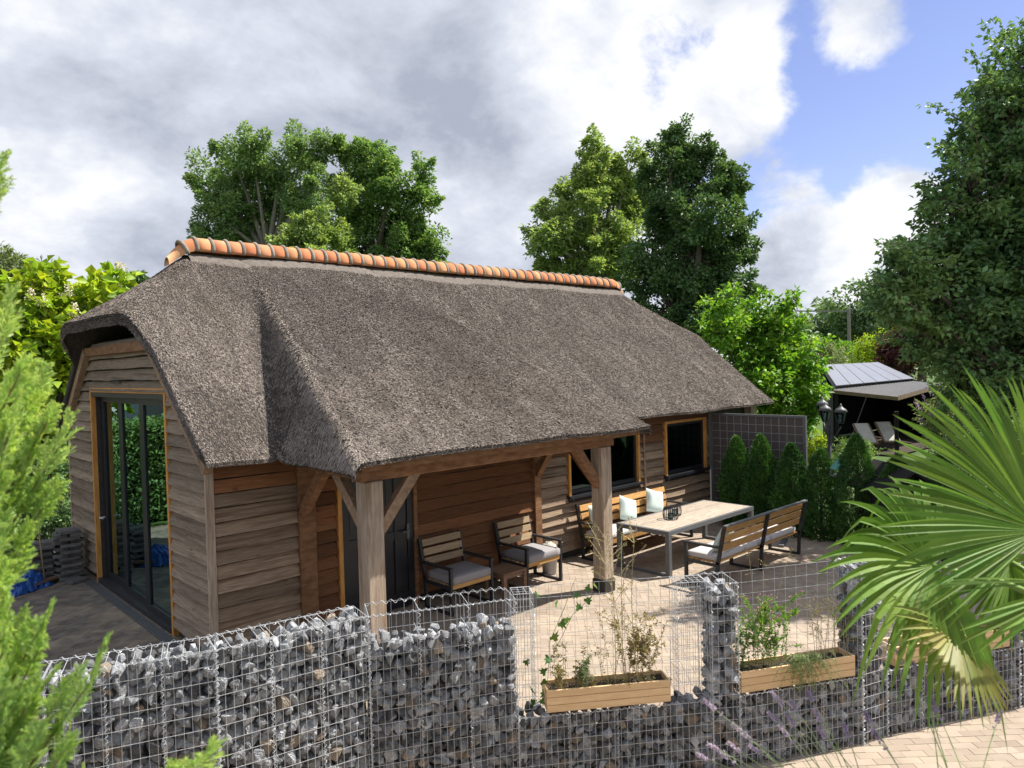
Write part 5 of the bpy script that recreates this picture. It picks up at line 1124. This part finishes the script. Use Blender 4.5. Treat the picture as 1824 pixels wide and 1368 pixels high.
# ------------------------------------------------------------------ garden beyond: shed, lamp, fence, pole
def shed():
    A = lambda px, py, d: Vector(at(px, py, d))
    b0 = A(1489, 688, 27.75); b0.z = 0; s = empty('garden_shed', b0, 0, 'open-fronted dark garden shed with solar roof and grey lean-to', 'shed'); L = lambda v: v-b0
    TL, TR, BR, BL = L(A(1464, 651, 31.50)), L(A(1564, 646, 34.50)), L(A(1628, 675, 30.90)), L(A(1489, 688, 27.75))
    n = (TR-TL).cross(BL-TL).normalized(); n = n if n.z > 0 else -n
    MB().add([TL-n*.02, TR-n*.02, BR-n*.02, BL-n*.02, TL-n*.14, TR-n*.14, BR-n*.14, BL-n*.14], [(0, 1, 2, 3), (7, 6, 5, 4), (0, 4, 5, 1), (1, 5, 6, 2), (2, 6, 7, 3), (3, 7, 4, 0)]).build('roof', 'solar_gap', s)
    N = 6
    for k in range(N):
        u0, u1 = k/N+.004, (k+1)/N-.004; q = [TL.lerp(TR, u0), TL.lerp(TR, u1), BL.lerp(BR, u1), BL.lerp(BR, u0)]
        MB().add([p for p in q]+[p+n*.03 for p in q], [(4, 5, 6, 7), (0, 1, 5, 4), (1, 2, 6, 5), (2, 3, 7, 6), (3, 0, 4, 7)]).build('solar_panel', 'solar', s)
    a, b, c, d = L(A(1484, 694, 27.60)), L(A(1628, 679, 30.45)), L(A(1677, 684, 29.10)), L(A(1599, 706, 25.80))
    r = MB(); m = 26; vs = []
    n2 = (b-a).cross(d-a).normalized(); n2 = n2 if n2.z > 0 else -n2
    for i in range(m*2+1):
        u = i/(m*2); off = n2*(.02 if i % 2 else -.02); vs += [a.lerp(b, u)+off, d.lerp(c, u)+off]
    r.add(vs, [(2*i, 2*i+2, 2*i+3, 2*i+1) for i in range(m*2)]).build('lean_to_roof', 'roof_grey', s); MB().add([(p.x, p.y, .012) for p in (a+(a-b)*.1, TR, c+(c-b)*.3, d+(d-b)*.15)], [(0, 3, 2, 1)]).build('floor', 'soil', s)
    MB().bar(a-n2*.08, d-n2*.08, .04, .13).build('fascia', 'fascia', s); MB().bar(d-n2*.08, c-n2*.08, .04, .13).build('fascia', 'fascia', s)
    g = lambda p: Vector((p.x, p.y, 0))
    for p in (a, c): q = p+((a+b+c+d)/4-p)*.05; MB().bar(g(q), q-Vector((0, 0, .1)), .11).build('post', 'shed_dark', s)
    for p, q in ((TL, TR), (TR, c), (a*.98+TL*.02, TL)):
        MB().add([g(p), g(q), q-Vector((0, 0, .2)), p-Vector((0, 0, .2))], [(0, 1, 2, 3)]).build('wall', 'shed_dark', s)
shed()
def deck_chair(px, py, d, label):
    p = at(px, py, d); b = empty('deck_chair', (p[0], p[1], 0), -.78, label, 'deck chair', 'deck chairs in the open shed')
    f = MB()
    for x in (-.28, .28): f.bar((x, -.4, .35), (x, .35, 1.0), .04).bar((x, .2, .02), (x, -.3, .45), .04)
    f.bar((-.28, .35, 1.0), (.28, .35, 1.0), .04).bar((-.28, -.4, .35), (.28, -.4, .35), .04); f.build('frame', 'fascia', b)
    MB().add([(-.24, -.38, .40), (.24, -.38, .40), (.24, .33, 1.02), (-.24, .33, 1.02), (-.24, -.38, .38), (.24, -.38, .38), (.24, .33, 1.0), (-.24, .33, 1.0)], [(0, 1, 2, 3), (7, 6, 5, 4), (0, 4, 5, 1), (2, 6, 7, 3)]).build('seat_panel', 'white_panel', b)
deck_chair(1541, 790, 26.4, 'pale deck chair in the dark shed opening, the left one'); deck_chair(1580, 784, 26.8, 'pale deck chair in the dark shed opening, the right one')
def lamp():
    p = at(1477, 760, 15.2); b = empty('lamp_post', (p[0], p[1], 0), 0, 'black garden lamp post with three lanterns beyond the screen', 'lamp post'); top = 2.05
    MB().lathe([(.10, 0), (.10, .1), (.05, .16), (.045, .7), (.06, .72), (.04, .76), (.035, top)], n=12).build('pole', 'black_metal', b, True)
    for k, (a, dz) in enumerate(((math.pi*.80, 0), (math.pi*1.55, -.06), (.15, .08))):
        c = Vector((.26*math.cos(a+.75), .26*math.sin(a+.75), top+dz+.08)); 
        MB().tube([(0, 0, top-.15), c*.5+Vector((0, 0, top*.5-.25)), c+Vector((0, 0, -.06))], .014, 6).build('arm', 'black_metal', b, True)
        l = MB(); l.lathe([(.05, 0), (.06, .02)], tuple(c), 6)
        for j in range(6):
            an = math.pi/3*j; l.bar(c+Vector((.06*math.cos(an), .06*math.sin(an), .02)), c+Vector((.11*math.cos(an), .11*math.sin(an), .24)), .010)
        h = l.build('lantern', 'black_metal', b); MB().lathe([(.055, .02), (.10, .235)], tuple(c), 6).build('glass', 'glass_lamp', h)
        MB().lathe([(.135, .24), (.10, .30), (.05, .335), (.035, .35), (.02, .38), (.008, .42)], tuple(c), 10).build('lantern_cap', 'grey_metal', h, True)
lamp()
def little_things():
    p = at(1492, 835, 13.5); b = empty('bird_feeder', (p[0], p[1], 0), 0, 'small teal-roofed garden lantern between the fourth and fifth thujas', 'garden lantern')
    z = p[2]; MB().bar((0, 0, 0), (0, 0, z-.12), .04).build('stake', 'grey_metal', b); MB().lathe([(.15, 0), (.02, .17), (.01, .2)], (0, 0, z), 4).build('roof', 'teal_metal', b)
    bd = MB().bx(-.1, .1, -.1, .1, z-.13, z-.11)
    for x in (-.09, .09):
        for y in (-.09, .09): bd.bar((x, y, z-.11), (x, y, z), .012)
    bd.build('frame', 'grey_metal', b)
    q = at(1592, 850, 13.0); k = empty('play_house', (q[0], q[1], 0), -.75, 'low dark garden hut with a pitched roof behind the fifth thuja', 'hut'); h = 1.15; w = .42
    MB().bx(-w, w, -.6, .6, 0, h).build('wall', 'shed_dark', k); v = [(-w-.1, -.7, h-.05), (0, -.7, h+.38), (w+.1, -.7, h-.05), (-w-.1, .7, h-.05), (0, .7, h+.38), (w+.1, .7, h-.05)]
    MB().add(v+[(x, y, z-.06) for x, y, z in v], [(0, 1, 4, 3), (1, 2, 5, 4), (6, 9, 10, 7), (7, 10, 11, 8), (0, 6, 7, 1), (1, 7, 8, 2), (3, 4, 10, 9), (4, 5, 11, 10), (0, 3, 9, 6), (2, 8, 11, 5)]).build('roof', 'shed_dark', k)
    a, c = at(1597, 760, 14.5), at(1763, 760, 12.2); a[2] = c[2] = 0; e = c+(c-a)*.9; f = empty('wire_fence', a, 0, 'dark green wire fence with round posts beneath the beech', 'fence')
    for t in (a, c, e): MB().tube([t-a, t-a+np.array([0, 0, 2.35])], .045, 8).build('post', 'shed_dark', f)
    w_ = MB(); dv = Vector(e-a); ln = dv.length; dv.normalize(); wires(w_, (0, 0, .1), dv, (0, 0, 1), ln, 1.2, .1, .2, .005); w_.build('wire_mesh', 'shed_dark', f)
    g = at(1512, 560, 70); pl = empty('overhead_pole', (g[0], g[1], 0), 0, 'thin grey overhead-line pole with long crossbar against the far wood', 'pole'); zt = at(1512, 549, 70)[2]
    MB().tube([(0, 0, 0), (0, 0, zt)], [.2, .16], 8).build('mast', 'wood_pole', pl); o = at(1420, 554, 70)-np.array([g[0], g[1], 0]); MB().bar((0, 0, zt-.3), o, .12).bar(o, o+np.array([0, 0, .45]), .08).bar(o+np.array([0, 0, .45]), o*.97+np.array([0, 0, .75]), .05).build('crossbar', 'wood_pole', pl)
little_things()
# ------------------------------------------------------------------ clutter left of the gable, and what its glass reflects
def yard():
    rr = random.Random(12); pv = MB().bbox(-.15, .15, -.105, .105, 0, .055, .006); me = bpy.data.meshes.new('stacked_paver'); me.from_pydata(pv.v, [], pv.f); me.update(); me.materials.append(MT['concrete_block'])
    ords = 'lowest second third fourth fifth sixth seventh eighth ninth tenth eleventh twelfth thirteenth fourteenth topmost'.split()
    for (cx, cy, n, nm) in ((-.32, 5.62, 15, 'taller'), (-.68, 5.80, 12, 'shorter')):
        for k in range(n):
            for s in (-1, 1):
                o = link('stacked_paver', me); o.location = (cx+(s*.11 if k % 2 else 0)+rr.gauss(0, .014), cy+(0 if k % 2 else s*.11)+rr.gauss(0, .014), .001+k*.0565); o.rotation_euler = (0, 0, (math.pi/2 if k % 2 else 0)+rr.gauss(0, .06))
                side = ('left' if s < 0 else 'right') if k % 2 else ('front' if s < 0 else 'back')
                lab(o, f'{side} grey paver in the {ords[k] if k < n-1 else "topmost"} layer of the {nm} paver stack by the gable', 'paver', 'pavers stacked beside the gable')
    for (x, y, a, l) in ((-.28, 5.22, .4, 'loose grey paver lying flat in front of the paver stacks'),):
        o = link('stacked_paver', me); o.location = (x, y, .001); o.rotation_euler = (0, 0, a); lab(o, l, 'paver')
    rng = np.random.default_rng(4); n = 18; vs = []; fs = []
    for i in range(n+1):
        for j in range(n+1):
            u, v = i/n-.5, j/n-.5; h = .34*max(0, 1-(2*u)**2)*max(0, 1-(2*v)**2)**.7; vs.append((u*.75+rng.normal(0, .012), v*.6+rng.normal(0, .012), max(.004, h+rng.normal(0, .022))))
    for i in range(n):
        for j in range(n): a = i*(n+1)+j; fs.append((a, a+n+1, a+n+2, a+1))
    o = MB().add(vs, fs).build('blue_bag', 'blue_bag'); o.location = (-1.02, 5.45, .0); o.rotation_euler = (0, 0, .5); lab(o, 'crumpled blue plastic bag on the yard behind the conifer', 'bag')
    b = empty('broom', (-.72, 5.36, 0), .6, 'broom leaning on the paver stacks beside the blue bag', 'broom'); MB().tube([(0, 0, .09), (.05, .16, 1.3)], .013, 6).build('handle', 'slat_pale', b, True); MB().bx(-.22, .22, -.03, .03, .07, .11).build('head', 'side_table_wood', b); MB().bx(-.215, .215, -.035, .035, .0, .069).build('bristles', 'shed_dark', b)
    # laurel hedge and neighbouring house, seen in the door glass
    h = empty('laurel_hedge', (-3.9, 10.2, 0), 0, 'clipped green laurel hedge mirrored in the glazed door', 'hedge'); r2 = np.random.default_rng(9); m = 15000
    P = np.stack([r2.uniform(-3.0, 2.7, m), r2.uniform(-.5, .5, m), 2.3*r2.uniform(0, 1, m)], 1); f = r2.random(m); P[f < .6, 1] = -.5+np.abs(r2.normal(0, .07, (f < .6).sum())); P[f > .8, 2] = 2.3+r2.normal(0, .07, (f > .8).sum()); Nn = nrm(r2.normal(0, .6, (m, 3))+np.array([0, -.7, .7])); V, Fq = leaf_arrays(P, r2.normal(0, 1, (m, 3))+np.array([0, 0, -.2]), Nn, r2.uniform(.09, .15, m), .06); link('foliage', npmesh('foliage', V, Fq), 'leaf_mid', h)
    MB().bx(-2.9, 2.6, -.38, .38, 0, 2.15).build('heart', 'soil', h)
    q = empty('neighbour_house', (-4.6, 17.5, 0), 0, 'dark clad neighbouring house with white window frame mirrored in the glazed door', 'house')
    MB().bx(-4.5, 3.6, 0, 5, 0, 4.6).build('wall', 'cladding', q); MB().add([(-4.8, -.4, 4.5), (3.9, -.4, 4.5), (3.9, 2.5, 6.8), (-4.8, 2.5, 6.8), (3.9, 5.4, 4.5), (-4.8, 5.4, 4.5)], [(0, 1, 2, 3), (3, 2, 4, 5), (0, 3, 5), (1, 4, 2)]).build('roof', 'terracotta', q)
    for (x0, x1) in ((.2, 1.3), (-2.9, -1.8)):
        w = MB().bx(x0, x0+.12, -.06, .0, 1.6, 3.6).bx(x1-.12, x1, -.06, .0, 1.6, 3.6).bx(x0+.12, x1-.12, -.06, .0, 1.6, 1.75).bx(x0+.12, x1-.12, -.06, .0, 3.45, 3.6).build('window', 'white_paint', q); MB().bx(x0+.118, x1-.118, -.03, -.02, 1.748, 3.452).build('pane', 'curtain', w)
yard()
